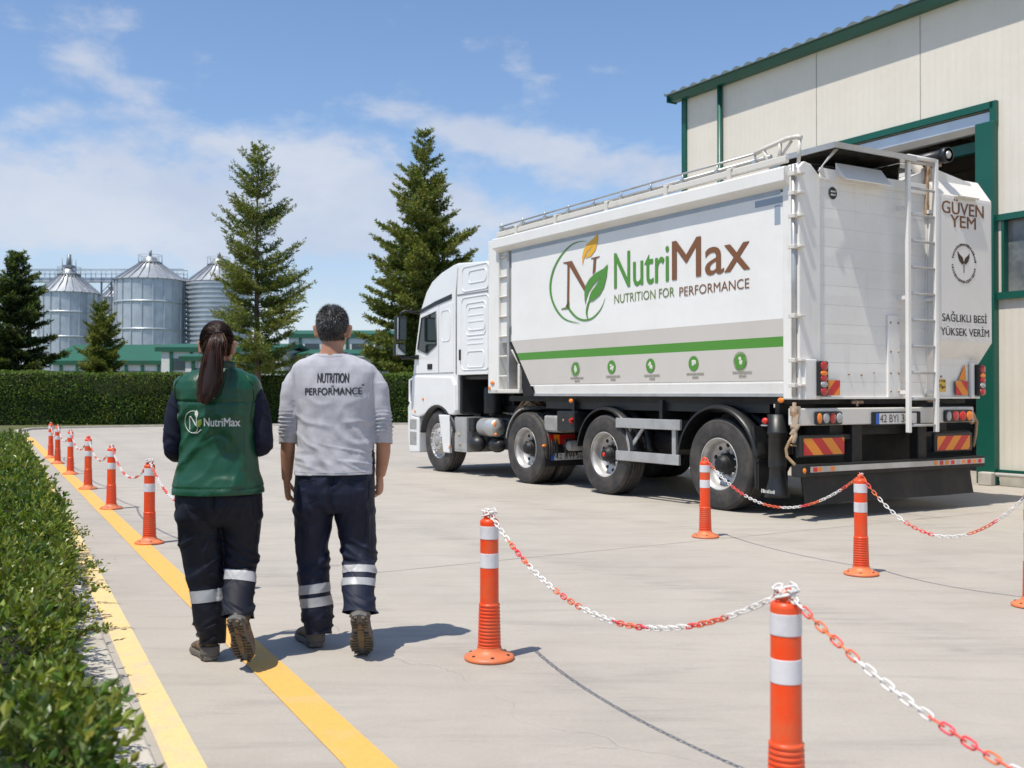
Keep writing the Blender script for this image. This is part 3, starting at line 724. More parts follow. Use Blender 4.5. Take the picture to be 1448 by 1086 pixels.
M_beige2 = mat('light_beige_paint', (0.56, 0.52, 0.47), .4, 0, (0.50, 0.46, 0.41), .9, .5)
M_gband = mat('leaf_green_paint', (0.075, 0.25, 0.028), .4)
M_brown = mat('brown_lettering', (0.19, 0.075, 0.025), .4)
M_brown2 = mat('dark_brown_lettering', (0.055, 0.028, 0.014), .45)
M_amber = mat('golden_leaf_paint', (0.75, 0.40, 0.02), .4)
M_olive = mat('olive_lettering', (0.14, 0.20, 0.05), .4)
M_ink = mat('black_lettering', (0.02, 0.02, 0.022), .5)
M_tape_shadow = mat('grey_blue_tape_shadow', (0.34, 0.39, 0.45), .5, 0, (0.42, 0.46, 0.5), 3, .6)  # tape tone with the beam's shadow mixed into the colour
M_alu = mat('brushed_aluminium', (0.50, 0.50, 0.49), .42, .55, (0.36, 0.35, 0.33), 3.5, .6, rvar=.25, fine=.06)
M_black = mat('black_chassis', (0.006, 0.006, 0.006), .6, 0, (0.016, 0.014, 0.012), 5, .6, rvar=.3)
M_blackp = mat('black_plastic', (0.011, 0.012, 0.013), .42, 0, (0.022, 0.021, 0.019), 4, .6, rvar=.2)
M_rub = mat('tyre_rubber', (0.030, 0.029, 0.028), .7, 0, (0.085, 0.072, 0.058), 5, .6, bump=.3, bscale=60, rvar=.2)
M_rubd = mat('rubber_flap', (0.013, 0.012, 0.012), .65, 0, (0.032, 0.028, 0.024), 4, .6)
M_rim = mat('silver_rim', (0.52, 0.51, 0.49), .42, .35, (0.34, 0.31, 0.27), 5, .6, rvar=.2)
M_red = mat('red_lens', (0.42, 0.012, 0.012), .15, coat=.6)
M_org = mat('orange_lens', (0.80, 0.20, 0.01), .18, coat=.5)
M_clear = mat('grey_lens', (0.36, 0.36, 0.36), .2, coat=.4)
M_refo = mat('reflective_orange', (0.80, 0.26, 0.02), .35)
M_refr = mat('reflective_red', (0.58, 0.02, 0.02), .35)
M_blue = mat('plate_blue', (0.012, 0.10, 0.42), .4)
M_plate = mat('plate_white', (0.62, 0.60, 0.56), .45)
M_redv = mat('red_knob', (0.6, 0.03, 0.02), .35)
M_hose = mat('tan_hose', (0.42, 0.27, 0.14), .6, 0, (0.25, 0.17, 0.1), 12, .7)
M_rust = mat('rusty_bracket', (0.42, 0.33, 0.24), .7, 0, (0.24, 0.12, 0.05), 14, .8, lo=.45, hi=.6)
M_grey = mat('grey_plastic', (0.32, 0.315, 0.30), .6, 0, (0.2, .19, .17), 5, .5)
M_cglass = mat('dark_cab_glass', (0.012, 0.018, 0.018), .06, spec=.7)
M_mirror = mat('mirror_glass', (0.45, 0.50, 0.52), .04, 1.0)
M_smoke = mat('dark_lid_underside', (0.035, 0.033, 0.03), .18, 0, (0.10, 0.09, 0.075), 6, .6)

# --- hopper body
body = MB()
NU, NZ = 48, 40; zs = [1.47, 1.83, 1.94, 2.13, 3.47]
def xf(z): return 5.74 if z > 2.12 else 5.08 + (z - 1.30) / .82 * .66     # front edge with its cut lower corner
zl = sorted(set([round(1.47 + (3.47 - 1.47) * k / NZ, 4) for k in range(NZ + 1)] + [1.83, 1.94, 2.13]))
vs = []; fs = []; mi = []
for z in zl:
    for k in range(NU + 1):
        x = .03 + (xf(z) - .03) * k / NU; e = min(1, min(k, NU - k) / 4)
        vs.append((x, -.0005 - .0018 * e * (noise.noise((x * .8, z * 1.1, 3)) + .6 * noise.noise((x * 2.2, z * 2.6, 8)) + .8), z))
n1 = NU + 1
for j in range(len(zl) - 1):
    zc = (zl[j] + zl[j + 1]) / 2; m_ = 0 if zc > 2.13 else (1 if zc > 1.94 else (2 if zc > 1.83 else 3))
    for k in range(NU): body.add([vs[a] for a in (j * n1 + k + 1, j * n1 + k, (j + 1) * n1 + k, (j + 1) * n1 + k + 1)], [(0, 1, 2, 3)], m_, True)
sp = body.build('side_panel', [M_panelw, M_beige, M_gband, M_beige2], truck)
b = MB(); b.prism([(.02, 1.30), (5.08, 1.30), (5.74, 2.12), (6.1, 2.12), (6.1, 3.52), (.02, 3.52)], 'y', -2.98, -.03); hb_ = b.build('hopper_body', M_white, truck)
b = MB(); b.prism([(5.10, 1.29), (5.14, 1.29), (5.80, 2.12), (5.76, 2.12)], 'y', -2.9, .002); b.prism([(5.15, 1.30), (5.45, 1.30), (5.86, 2.4), (5.82, 2.4)], 'y', -.4, -.03); b.build('front_slope_edge', M_black, truck)
b = MB(); b.prism([(0.01, 1.445), (-.008, 1.30), (-.04, 1.30), (-.05, 1.45)], 'x', .03, 5.09); b.box(.03, 5.09, -.03, .012, 1.30, 1.335, 1); b.box(.03, 5.2, -.03, .004, 1.445, 1.465, 0); b.build('bottom_rail', [M_white, M_alu], truck)
# roof
b = MB(); b.prism([(.0, 3.70), (-.55, 3.84), (-2.45, 3.84), (-2.98, 3.70), (-2.98, 3.5), (0, 3.5)], 'x', .62, 6.12); b.build('roof', M_dirtyw, truck)
b = MB(); b.prism([(-.0, 3.505), (.105, 3.565), (.105, 3.70), (.09, 3.715), (-.02, 3.73)], 'x', .10, 6.15); b.build('top_beam', M_white, truck, bevel=.006)
b = MB(); b.beam((.12, .03, 3.80), (6.10, .03, 3.775), .06, .075); tr_ = b.build('tarp_rail', M_dirtyw, truck, bevel=.01)
b = MB()
for x in (.95, 2.05, 3.25, 4.45, 5.5):
    b.box(x - .03, x + .03, .055, .085, 3.69, 3.84); b.box(x - .045, x + .045, -.02, .075, 3.83, 3.85)
b.build('rail_clamps', M_dirtyw, truck, bevel=.006)
b = MB(); b.tube([(.55, .0, 3.955), (2, .0, 3.95), (4, 0, 3.93), (6.1, 0, 3.905)], .013, 8); b.tube([(.4, -.02, 3.885), (6.1, -.02, 3.85)], .022, 8)
for i in range(10):
    x = .62 + i * .6; b.tube([(x, .0, 3.84), (x, 0, 3.95)], .011, 6); b.box(x - .025, x + .025, -.03, .025, 3.84, 3.885)
b.build('handrail', M_alu, truck)
b = MB(); b.tube([(.62, 0, 3.955), (.45, 0, 3.985), (.15, -.0, 4.02), (.03, -.02, 4.02), (-.02, -.03, 4.0)], .026, 8); b.tube([(.5, 0, 3.98), (.42, -.02, 3.80)], .022, 6); b.tube([(.25, 0, 4.0), (.28, -.02, 3.82)], .022, 6); b.tube([(.0, -.03, 4.0), (.02, -.03, 3.75)], .02, 6); b.tube([(.12, -.04, 4.0), (.3, -.04, 3.84)], .016, 6)
b.build('crank_bracket', M_dirtyw, truck)
b = MB(); b.box(.25, 5.74, -.011, .0005, 3.452, 3.505); b.build('edge_tape_shadow', M_tape_shadow, truck)  # tape and the shadow below the beam, painted as one grey-blue strip
b = MB(); b.box(.22, .62, -.006, .004, 3.36, 3.43); b.box(.25, .33, -.006, .004, 3.14, 3.34); b.build('tape_patch', mat('dull_blue_tape', (.28, .34, .42), .5), truck)
# front post with its step channel
b = MB(); b.box(6.10, 6.42, -.6, .02, 1.34, 3.72); b.build('front_post', M_white, truck, bevel=.015)
b = MB(); b.box(5.80, 5.86, -.14, .012, 1.36, 3.66)
b.box(5.86, 6.10, -.20, -.16, 1.36, 3.6); b.build('step_channel', M_alu, truck)
for k in range(7): MB().tube([(5.84, -.01, 1.6 + k * .305), (6.12, -.01, 1.6 + k * .305)], .016, 8).build('rung', M_dirtyw, truck)
b = MB(); b.box(5.50, 6.42, -.5, .02, 1.34, 1.40); b.box(5.50, 5.56, -.3, .01, 1.40, 1.78); b.prism([(5.5, 1.78), (5.56, 1.78), (5.78, 2.0), (5.72, 2.0)], 'y', -.3, .0); b.build('front_bracket', M_dirtyw, truck, bevel=.01)
b = MB(); b.ball((6.27, .03, 1.50), (.06, .012, .03)); b.ball((6.36, .03, 1.42), (.03, .012, .03)); b.build('marker_lamp', M_org, truck)
# rear corner: post, pipe, chamfer
b = MB(); b.prism([(.02, 1.27), (.02, 3.69), (-.06, 3.76), (-.16, 3.74), (-.30, 3.62), (-.30, 1.27)], 'x', -.03, .20); b.build('corner_post', M_white, truck, bevel=.012)
b = MB(); b.tube([(.02, .045, 1.30), (.02, .045, 3.72)], .026, 10); b.build('tarp_pole', M_alu, truck)
b = MB()
for z in (1.42, 1.68, 2.14, 2.86, 3.18, 3.42, 3.62): b.box(-.03, .06, .0, .09, z - .022, z + .022); b.box(-.08, -.03, -.02, .05, z - .012, z + .012)
b.build('pole_clip', M_dirtyw, truck, bevel=.005)
# rear wall, planked
b = MB(); zz = 1.29; hts = [.17] + [.205] * 10 + [.14]
k = 0
for h_ in hts:
    b.prism([(.03, zz - .002), (-.009, zz), (-.009 - .0015 * (k % 2), zz + h_ * .5), (-.0085, zz + h_ - .003), (-.006, zz + h_)], 'y', -2.98, -.30); zz += h_; k += 1
b.build('rear_wall', M_white, truck)
b = MB(); b.box(-.035, -.008, -1.56, -1.36, 1.29, 2.2); b.box(-.03, -.008, -3.0, -.30, 1.275, 1.30); b.box(-.028, -.008, -2.98, -.30, 3.60, 3.72); b.box(-.022, -.008, -2.2, -2.04, 1.3, 3.6); b.build('rear_stiffener', M_white, truck, bevel=.004)
b = MB()
for z in (1.36, 1.56, 1.8, 2.12): 
    for y in (-1.40, -1.53): b.ball((-.037, y, z), (.01, .014, .014), 8, 5)
for y in (-.75, -.95, -1.15, -2.3): b.ball((-.014, y, 1.55 + .02 * math.sin(y * 9)), (.01, .013, .013), 8, 5)
b.build('rivets', M_rust, truck)
b = MB(); b.prism([(-.012, 3.68), (-.15, 3.60), (-.155, 3.61), (-.012, 3.80)], 'y', -1.28, -.55); b.build('hatch_lip', M_white, truck)
# open roof hatch
b = MB(); b.box(-.20, .62, -1.62, -.34, 3.925, 3.955); b.box(-.21, -.19, -1.63, -.33, 3.90, 3.96, 1); b.box(-.2, .62, -.345, -.325, 3.90, 3.96, 1); b.build('roof_hatch', [M_smoke, M_alu], truck)
b = MB(); b.prism([(.60, 3.66), (.60, 3.92), (.02, 3.92), (.05, 3.66)], 'y', -1.64, -1.62); b.box(.55, .60, -1.62, -.36, 3.55, 3.92); b.box(0.03, .6, -2.0, -.3, 3.52, 3.56); b.build('hatch_throat', M_smoke, truck)
b = MB(); b.prism([(-.50, 3.92), (-.44, 3.92), (-.20, 3.66), (-.30, 3.60), (-.26, 3.72)], 'x', -.10, -.085); b.build('hatch_apron', mat('clear_plastic_apron', (.5, .5, .48), .1, 0, spec=.8), truck)
# pipes on the roof
b = MB(); b.tube([(.35, -1.35, 4.0), (.30, -1.75, 4.0)], .06, 12); b.tube([(.3, -1.72, 4.0), (.3, -1.95, 4.02)], .075, 12, 1); b.tube([(.28, -1.92, 4.02), (.15, -2.05, 3.98), (.05, -2.08, 3.85), (.05, -2.1, 3.65)], .06, 10, 1); b.build('auger_elbow', [M_blackp, M_dirtyw], truck)
b = MB(); b.tube([(.55, -2.18, 4.03), (-.12, -2.24, 4.06)], .078, 16); b.lathe([(.078, -.17), (.09, -.17), (.09, -.10), (.078, -.10)], c=(0, -2.24, 4.06), axis='x', n=20); b.ball((-.16, -2.24, 4.06), (.03, .045, .045), 12, 7, 1); b.build('blower_pipe', [M_blackp, M_alu], truck)
b = MB(); b.beam((-.02, -2.03, 3.35), (-.02, -2.08, 4.0), .05, .05); b.beam((.0, -1.6, 3.97), (.0, -2.3, 3.99), .06, .07); b.tube([(-.05, -2.12, 3.25), (-.05, -2.14, 3.95)], .018, 6); b.build('pipe_bracket', M_rust, truck)
b = MB(); b.prism([(.0, 3.5), (-.9, 3.5), (-.9, 3.62), (0, 3.68)], 'x', .05, .62); b.prism([(-1.6, 3.5), (-2.98, 3.5), (-2.98, 3.62), (-2.0, 3.86), (-1.6, 3.70)], 'x', .02, .62); b.build('rear_shoulder', M_white, truck, bevel=.008)
# discharge box
b = MB(); XB = -.15
b.prism([(XB, 1.93), (XB, 3.60), (.03, 3.86), (.03, 1.68)], 'y', -3.06, -2.06)
b.build('discharge_box', M_white, truck, bevel=.01)
b = MB(); b.prism([(-2.07, 3.60), (-3.05, 3.60), (-2.84, 3.82), (-2.2, 3.92), (-2.07, 3.92)], 'x', -.02, .4); b.build('box_shoulder', M_white, truck)
b = MB(); b.box(XB - .006, XB, -3.03, -2.12, 1.95, 3.57); b.build('box_sign_panel', mat('sign_panel_white', (.74, .71, .67), .4, 0, (.68, .65, .60), 1.5, .5), truck)
b = MB(); b.prism([(XB + .02, 3.62), (XB - .06, 3.60), (XB - .05, 3.585), (XB + .03, 3.60)], 'y', -2.75, -2.35); b.build('box_latch', M_dirtyw, truck)
# ladder
lad_y = (-1.555, -2.03); ladr = MB()
for y in lad_y: ladr.box(-.17, -.125, y - .028, y + .028, .90, 3.98)
lo_ = ladr.build('ladder', M_white, truck, bevel=.008)
for k in range(11): MB().tube([(-.147, lad_y[0], .98 + k * .293), (-.147, lad_y[1], .98 + k * .293)], .0155, 8).build('rung', M_alu, lo_)
b = MB(); b.tube([(-.147, lad_y[0], 3.965), (-.147, lad_y[1], 3.965)], .026, 8)
for z in (1.35, 2.4, 3.4):
    for y in lad_y: b.box(-.13, .0, y - .015, y + .015, z - .02, z + .02)
b.build('ladder_bracket', M_white, lo_)
# tail lamps on the body
def lamp_column(y0_, y1_, nm='tail_lamp'):
    o = MB(); o.box(-.11, -.03, y0_, y1_, 1.31, 1.675); o = o.build(nm, M_blackp, truck, bevel=.02)
    ym = (y0_ + y1_) / 2; w_ = abs(y1_ - y0_) * .36
    for (z, hh, m_) in ((1.62, .05, M_red), (1.545, .03, M_org), (1.49, .035, M_red), (1.43, .035, M_clear), (1.355, .042, M_red)):
        q = MB(); q.ball((-.11, ym, z), (.018, w_, hh)); q.build('lens', m_, o)
b = MB(); b.box(-.075, -.025, -.19, -.02, 1.27, 1.69); b.box(-.06, -.02, -2.86, -2.80, 1.28, 1.7); b.build('lamp_bracket', M_white, truck, bevel=.01)
lamp_column(-.185, -.335); lamp_column(-2.865, -3.005)
def chevron(name, y0_, y1_, z0_, z1_, x, k=3, flip=1, back=None):
    o = MB(); W_ = abs(y1_ - y0_); H_ = z1_ - z0_
    def clip(poly):                                   # to the unit rectangle in y
        def cut(p, f, g_):
            out = []
            for i in range(len(p)):
                a, c_ = p[i], p[(i + 1) % len(p)]
                if f(a): out.append(a)
                if f(a) != f(c_): out.append(g_(a, c_))
            return out
        def ix(v): return lambda a, c_: (v, a[1] + (c_[1] - a[1]) * (v - a[0]) / (c_[0] - a[0]))
        p = cut(poly, lambda a: a[0] >= 0, ix(0)); return cut(p, lambda a: a[0] <= W_, ix(W_)) if p else p
    sw = H_ * .85 if W_ > .4 else H_ * .8; i = -3
    while i * sw < W_ + H_:
        p = clip([(i * sw, 0), ((i + 1) * sw, 0), ((i + 1) * sw + flip * H_ * 1.0, H_), (i * sw + flip * H_ * 1.0, H_)])
        if len(p) >= 3: o.add([(x, max(y0_, y1_) - a, z0_ + c_) for a, c_ in p], [tuple(range(len(p)))], (i % 2))
        i += 1
    o.box(x + .002, x + .008, y0_, y1_, z0_, z1_, 2)
    return o.build(name, [M_refr, M_refo, M_black], truck)
chevron('hazard_plate', -.345, -.575, 1.315, 1.475, -.045, flip=1); chevron('hazard_plate', -2.52, -2.75, 1.315, 1.48, -.045, flip=-1)
b = MB(); b.prism([(-2.60, 1.49), (-2.74, 1.49), (-2.72, 1.68)], 'x', -.03, -.025); b.build('reflector', M_refo, truck)
b = MB()
for i in range(14):
    yy = -2.14 - rnd.random() * .22; z_ = 1.38 + rnd.random() * .1; b.box(-.024, -.020, yy, yy - rnd.uniform(.01, .04), z_, z_ + rnd.uniform(.008, .03), 1)
b.box(-.019, -.015, -2.12, -2.38, 1.355, 1.50, 0); b.build('yellow_sticker', [mat('yellow_sticker', (.70, .45, .08), .5), M_brown2], truck)
# lower beam with lamps and plate
b = MB(); b.box(-.05, .10, -2.85, .05, 1.0, 1.18); bm_ = b.build('lamp_beam', M_dirtyw, truck, bevel=.012)
for (ya, yb, rev) in ((-.17, -.57, 0), (-2.28, -2.79, 1)):
    o = MB(); o.box(-.085, -.05, ya, yb, 1.005, 1.145); o = o.build('lamp_cluster', M_blackp, truck, bevel=.025)
    L_ = yb - ya; seq = [M_org, M_clear, M_red, M_clear]; seq = seq if not rev else [M_clear, M_red, M_refr, M_org]
    for i, m_ in enumerate(seq): MB().ball((-.087, ya + L_ * (.12 + .25 * i), 1.075), (.012, abs(L_) * (.09 if i in (0,) else .12), .055)).build('lens', m_, o)
b = MB(); b.box(-.075, -.05, -1.05, -1.86, .985, 1.135); pl = b.build('number_plate', M_black, truck, bevel=.015)
b = MB(); b.box(-.079, -.0755, -1.155, -1.78, 1.0, 1.118); b.build('plate_face', M_plate, pl)
b = MB(); b.box(-.0795, -.076, -1.10, -1.155, 1.0, 1.118); b.build('plate_flag', M_blue, pl)
CAPH = text2d('N')[0][:, 1].max()
def letter(body, name, parent, mp, w, h, m, spacing=1.0, bold=0.0):
    """mp(a, b) maps lettering coordinates (a along, b up; metres) to a point"""
    vs, fs = text2d(body, spacing); x0_, x1_ = vs[:, 0].min(), vs[:, 0].max(); o = MB()
    nv = (Vector(mp(1, 0)) - Vector(mp(0, 0))).cross(Vector(mp(0, 1)) - Vector(mp(0, 0))).normalized()
    for k, (da, db) in enumerate(((0, 0), (-1, 0), (1, 0), (0, -.6), (0, .6))[:5 if bold else 1]):
        P = [Vector(mp((x - x0_) / (x1_ - x0_) * w + da * bold * h, y / CAPH * h + db * bold * h)) + nv * .0004 * k for x, y in vs]; o.add([tuple(p) for p in P], fs)
    ob = o.build(name, m, parent); return ob
def on_rear(y0_, z0_, x): return lambda a, b_: (x, y0_ - a, z0_ + b_)
def on_side(u0, z0_, y=.006, slope=0.0): return lambda a, b_: (u0 - a, y, z0_ + b_ + slope * a)
letter('42 BYI', 'plate_lettering', pl, on_rear(-1.165, 1.018, -.081), .30, .085, M_ink)
letter('36', 'plate_lettering', pl, on_rear(-1.52, 1.018, -.081), .12, .085, M_ink)
# brackets, underrun bar, flap
b = MB(); b.box(-.02, .10, -.95, -.79, .58, 1.0); b.box(-.02, .1, -2.03, -1.88, .56, 1.0); b.box(.0, .06, -.95, .0, .84, .90); b.box(.0, .06, -2.85, -1.9, .84, .9); b.build('bumper_bracket', M_black, truck, bevel=.01)
b = MB(); b.box(-.03, .02, -.66, .03, .665, .90); b.box(-.03, .02, -2.85, -2.16, .66, .88); b.build('reflector_carrier', M_blackp, truck, bevel=.015)
chevron('hazard_plate', -.035, -.65, .69, .865, -.034, flip=-1); chevron('hazard_plate', -2.20, -2.80, .68, .845, -.034, flip=1)
b = MB(); b.box(-.10, .02, -2.98, .06, .475, .60, 0); b.box(-.106, -.10, -2.97, -.06, .515, .575, 1); ub = b.build('underrun_bar', [M_black, M_alu], truck, bevel=.008)
b = MB(); b.box(-.13, .03, .03, .09, .47, .605); b.build('bar_end_cap', M_blackp, ub, bevel=.02)
b = MB(); b.ball((-.135, .06, .54), (.015, .022, .028)); b.build('marker_lamp', M_org, ub)
sb_ = MB()
for i, y in enumerate([-.10, -.17, -.25, -.36] + [-2.05 - .1 * j for j in range(9)]):
    sb_.box(-.110, -.105, y, y - .055, .522, .568, [1, 0, 2, 0, 0, 1, 0, 1, 2, 0, 1, 0, 1][i])
sb_.build('reflector_strip', [M_org, M_refr, M_clear], ub)
b = MB(); ring = []
nn = 24
for j in range(7):
    z = .17 + .30 * j / 6; ring.append([( -.02 - .05 * (1 - j / 6) ** 1.5 + .012 * math.sin(i * .9) * (1 - j / 6), -.02 - 2.80 * i / nn, z) for i in range(nn + 1)])
b.rings(ring, 0, True, False, False); b.rings([[(p[0] + .012, p[1], p[2]) for p in r] for r in ring], 0, True, False, False); b.build('rear_flap', M_rubd, truck)
# rusty coupling and tan hose at the corner
b = MB(); b.beam((-.03, .06, 1.12), (-.01, .07, .98), .05, .06); b.beam((-.05, .06, 1.02), (.02, .08, .90), .035, .05); b.tube([(-.03, .03, .99), (.03, .09, .99)], .028, 8); b.tube([(0, .06, 1.24), (0.0, .07, 1.05), (-.02, .07, .9), (0, .08, .82)], .022, 8); b.box(-.05, .05, .02, .08, 1.1, 1.2); b.build('coupling', M_rust, truck, bevel=.004)
b = MB(); b.tube([(0, .08, .90), (.03, .10, .84), (.06, .12, .76), (.05, .12, .68), (.0, .09, .62), (-.03, .07, .58)], .017, 8); b.tube([(0.02, .1, .8), (0, .0, .79)], .01, 6); b.build('hose', M_hose, truck)
b = MB(); b.tube([(0, -2.87, 1.12), (-.02, -2.95, 1.0), (.03, -3.0, .85), (.05, -2.98, .7)], .017, 8); b.ball((0, -2.88, 1.05), (.05, .04, .08)); b.build('hose', M_hose, truck)
b = MB(); b.tube([(.02, -.84, 1.24), (.02, -1.0, 1.24)], .018, 8); b.tube([(-.0, -.9, 1.2), (.05, -.9, 1.29)], .014, 6); b.beam((.02, -2.1, 1.25), (.02, -2.3, 1.25), .03, .03); b.build('rear_latch', M_rust, truck)

# --- chassis, underside, with black sheets that fill in the dark
b = MB()
for y in (-.62, -2.38): b.box(.05, 7.6, y - .1, y + .1, .86, 1.14)
for x in (.15, .8, 1.6, 2.4, 3.0, 3.8, 4.6, 5.6, 6.4, 7.2): b.box(x, x + .1, -2.4, -.6, .88, 1.1)
b.box(.1, 6.0, -2.9, -.12, 1.22, 1.298)  # black filler sheet so the underbody looks dark
b.box(.42, .46, -2.6, -.40, .42, 1.22); b.box(4.9, 6.3, -2.2, -.8, .5, 1.0)  # first box: black panel added to darken the gap under the lamp beam
b.build('chassis_frame_dark_fill', M_black, truck)
b = MB()
for x in (.35, 2.3, 4.2):
    b.box(x, x + .06, -.62, -.08, 1.0, 1.25)
b.box(.55, 5.0, -.20, -.14, 1.12, 1.27); b.build('outrigger', M_blackp, truck)
b = MB()
for x in (1.22, 3.41, 5.37, 8.15):
    b.tube([(x, -.25, .53), (x, -2.75, .53)], .075, 10); b.ball((x, -1.5, .53), (.2, .25, .22)) if x == 5.37 else None
    for y in (-.75, -2.25): b.tube([(x + .25, y, .5), (x + .25, y, .9)], .13, 12); b.beam((x - .5, y, .85), (x + .1, y, .55), .09, .06)
b.tube([(2.1, -.5, .72), (2.8, -.5, .72)], .16, 14); b.tube([(2.05, -1.5, .8), (2.9, -1.5, .8)], .2, 14)
b.build('axles', M_black, truck)
def make_wheel(name, x, yo, w_, style, sgn=1):
    e = bpy.data.objects.new(name, None); COL.objects.link(e); e.parent = truck; e.location = (x, yo, .53); e.scale = (1, sgn, 1); e.empty_display_size = .2
    R0 = .53
    t = MB(); pf = [(.285, .05), (.30, .015), (.325, .0), (.36, .004), (.40, -.004), (.45, 0), (.485, .010), (.493, .009), (.500, .016), (.516, .028), (.527, .045)]
    ng = 4; gw = .010
    for i in range(ng):
        c_ = .045 + (w_ - .09) * (i + 1) / (ng + 1); pf += [(R0, c_ - gw - .002), (R0 - .014, c_ - gw + .002), (R0 - .014, c_ + gw - .002), (R0, c_ + gw + .002)]
    pf += [(.527, w_ - .045), (.49, w_ - .01), (.4, w_), (.30, w_ - .015), (.285, w_ - .05)]
    t.lathe([(r, -h) for r, h in pf], axis='y', n=72); t.build('tyre', M_rub, e)
    q = MB()
    if style == 'deep': pr = [(.290, .012), (.300, .008), (.302, .018), (.288, .03), (.272, .045), (.262, .07), (.258, .11), (.248, .135), (.232, .15), (.20, .158), (.17, .166), (.155, .172), (.13, .172)]
    else: pr = [(.290, .012), (.300, .008), (.302, .018), (.288, .03), (.272, .04), (.258, .06), (.235, .045), (.21, .015), (.19, -.005), (.165, -.022), (.14, -.03), (.10, -.034), (.095, -.02)]
    q.lathe([(r, -h) for r, h in pr], axis='y', n=56); q.build('rim', M_rim, e)
    hh = MB(); dpt = .168 if style == 'deep' else -.028
    for i in range(10):
        a = i * math.pi / 5 + .2; rr = .145 if style == 'deep' else .175
        hh.lathe([(.013, -dpt + .0), (.013, -dpt + .035), (.008, -dpt + .04), (.001, -dpt + .04)], c=(rr * math.cos(a), 0 if style == 'deep' else -.012, rr * math.sin(a)), axis='y', n=8)
    hh.build('wheel_nuts', M_alu, e)
    hb2 = MB()
    if style == 'deep':
        hb2.lathe([(.13, -.17), (.125, -.15), (.105, -.14), (.10, -.06), (.092, -.045), (.075, -.035), (.072, -.015), (.055, -.008), (.001, -.006)], axis='y', n=32)
        for i in range(10): a = (i + .5) * math.pi / 5; hb2.ball((.212 * math.cos(a), -.155, .212 * math.sin(a)), (.027, .012, .027), 12, 6)
    else:
        hb2.lathe([(.098, .02), (.09, .035), (.07, .04), (.001, .042)], axis='y', n=28)
        for i in range(10): a = (i + .5) * math.pi / 5; hb2.ball((.232 * math.cos(a), -.044, .232 * math.sin(a)), (.022, .012, .022), 12, 6)
    hb2.build('hub', M_black if style == 'deep' else M_grey, e)
    if style == 'deep' and abs(x - 3.41) < .1: MB().ball((0, -.004, 0), (.03, .01, .03)).build('hub_cap', M_redv, e)
    return e
make_wheel('wheel', 1.22, .0, .33, 'deep'); make_wheel('wheel', 3.41, .0, .33, 'deep')
make_wheel('wheel', 5.37, .0, .29, 'deep'); make_wheel('wheel', 5.37, -.34, .29, 'deep'); make_wheel('wheel', 8.15, .0, .31, 'front')
for x in (1.22, 3.41): make_wheel('wheel', x, -3.0, .33, 'deep', -1)
make_wheel('wheel', 5.37, -2.9, .29, 'deep', -1); make_wheel('wheel', 5.37, -2.55, .29, 'deep', -1); make_wheel('wheel', 8.15, -2.85, .31, 'front', -1)
# mudguards
def guard(name, x, a0, a1, r, ya, yb, m, lip=.03, th=.012):
    o = MB(); n = 28; rings = []
    for i in range(n + 1):
        a = R(a0 + (a1 - a0) * i / n); c_, s_ = math.cos(a), math.sin(a)
        rings.append([(x + c_ * rr, y, .53 + s_ * rr) for rr, y in ((r - lip, ya), (r, ya - .004), (r + .004, ya - .04), (r + .02, ya - .06), (r + .02, (ya + yb) / 2 - .03), (r + .008, (ya + yb) / 2), (r + .02, (ya + yb) / 2 + .03), (r + .02, yb), (r - th, yb), (r - th, ya - .02))])
    o.rings(rings, 0, True, True); return o.build(name, m, truck)
guard('mudguard', 1.24, 12, 172, .66, .03, -.42, M_blackp); guard('mudguard', 3.42, 8, 176, .62, .0, -.42, M_blackp)
b = MB(); b.prism([(.60, .66), (.64, .98), (.70, .97), (.62, .30), (.60, .30)], 'y', -.44, .01); b.build('guard_tail', M_blackp, truck)
b = MB(); b.box(.575, .60, -.44, .0, .29, .58); b.build('mud_flap', M_rubd, truck)
b = MB(); b.box(.57, .605, -.45, .01, .585, .625); b.build('flap_bar', M_black, truck, bevel=.004)
guard('drive_mudguard', 5.37, 12, 75, .60, -.02, -.68, M_grey); 
b = MB(); b.box(4.55, 4.98, -.62, -.08, .78, 1.02); b.build('wing_box', M_grey, truck, bevel=.03)
# side guard
b = MB(); b.box(1.86, 3.12, -.02, .02, .895, 1.02); b.build('side_guard_rail', M_alu, truck, bevel=.006)
b = MB(); b.box(1.88, 3.12, -.02, .02, .475, .60); b.build('side_guard_rail', M_alu, truck, bevel=.006)
b = MB(); b.box(1.98, 2.05, -.06, -.022, .48, 1.02); b.box(2.88, 2.95, -.06, -.022, .48, 1.02); b.prism([(2.9, .58), (2.9, .66), (2.65, .90), (2.6, .90)], 'y', -.05, -.03); b.build('side_guard_post', M_alu, truck)
# boxes and fittings between the wheels
b = MB(); b.box(4.10, 4.52, -.35, .0, .80, 1.09); bx_ = b.build('valve_box', M_blackp, truck, bevel=.02)
b = MB(); b.ball((4.35, .003, .96), (.02, .008, .02)); b.tube([(4.12, .02, .93), (4.16, .02, .97), (4.1, .02, .99)], .02, 6, 1); b.build('valve_knob', [M_rust, M_redv], bx_)
b = MB(); b.lathe([(.105, 1.11), (.105, .93), (.11, .925), (.11, .90), (.098, .895), (.098, .56), (.10, .55), (.088, .54), (.092, .42), (.13, .27), (.145, .225), (.13, .225)], c=(.36, -.06, 0), n=28, caps=True); tb_ = b.build('discharge_spout', M_blackp, truck)
b = MB(); b.ball((.44, .04, 1.04), (.04, .03, .035)); b.box(.40, .48, .036, .06, .985, 1.0, 1); b.build('spout_valve', [M_redv, M_alu], tb_)
b = MB()
for i in range(9): b.box(.46 - i * .022, .455 - i * .022 - .01 * rnd.random(), .072, .078, .272, .30 + rnd.random() * .012)
b.build('spout_marking', M_plate, tb_)
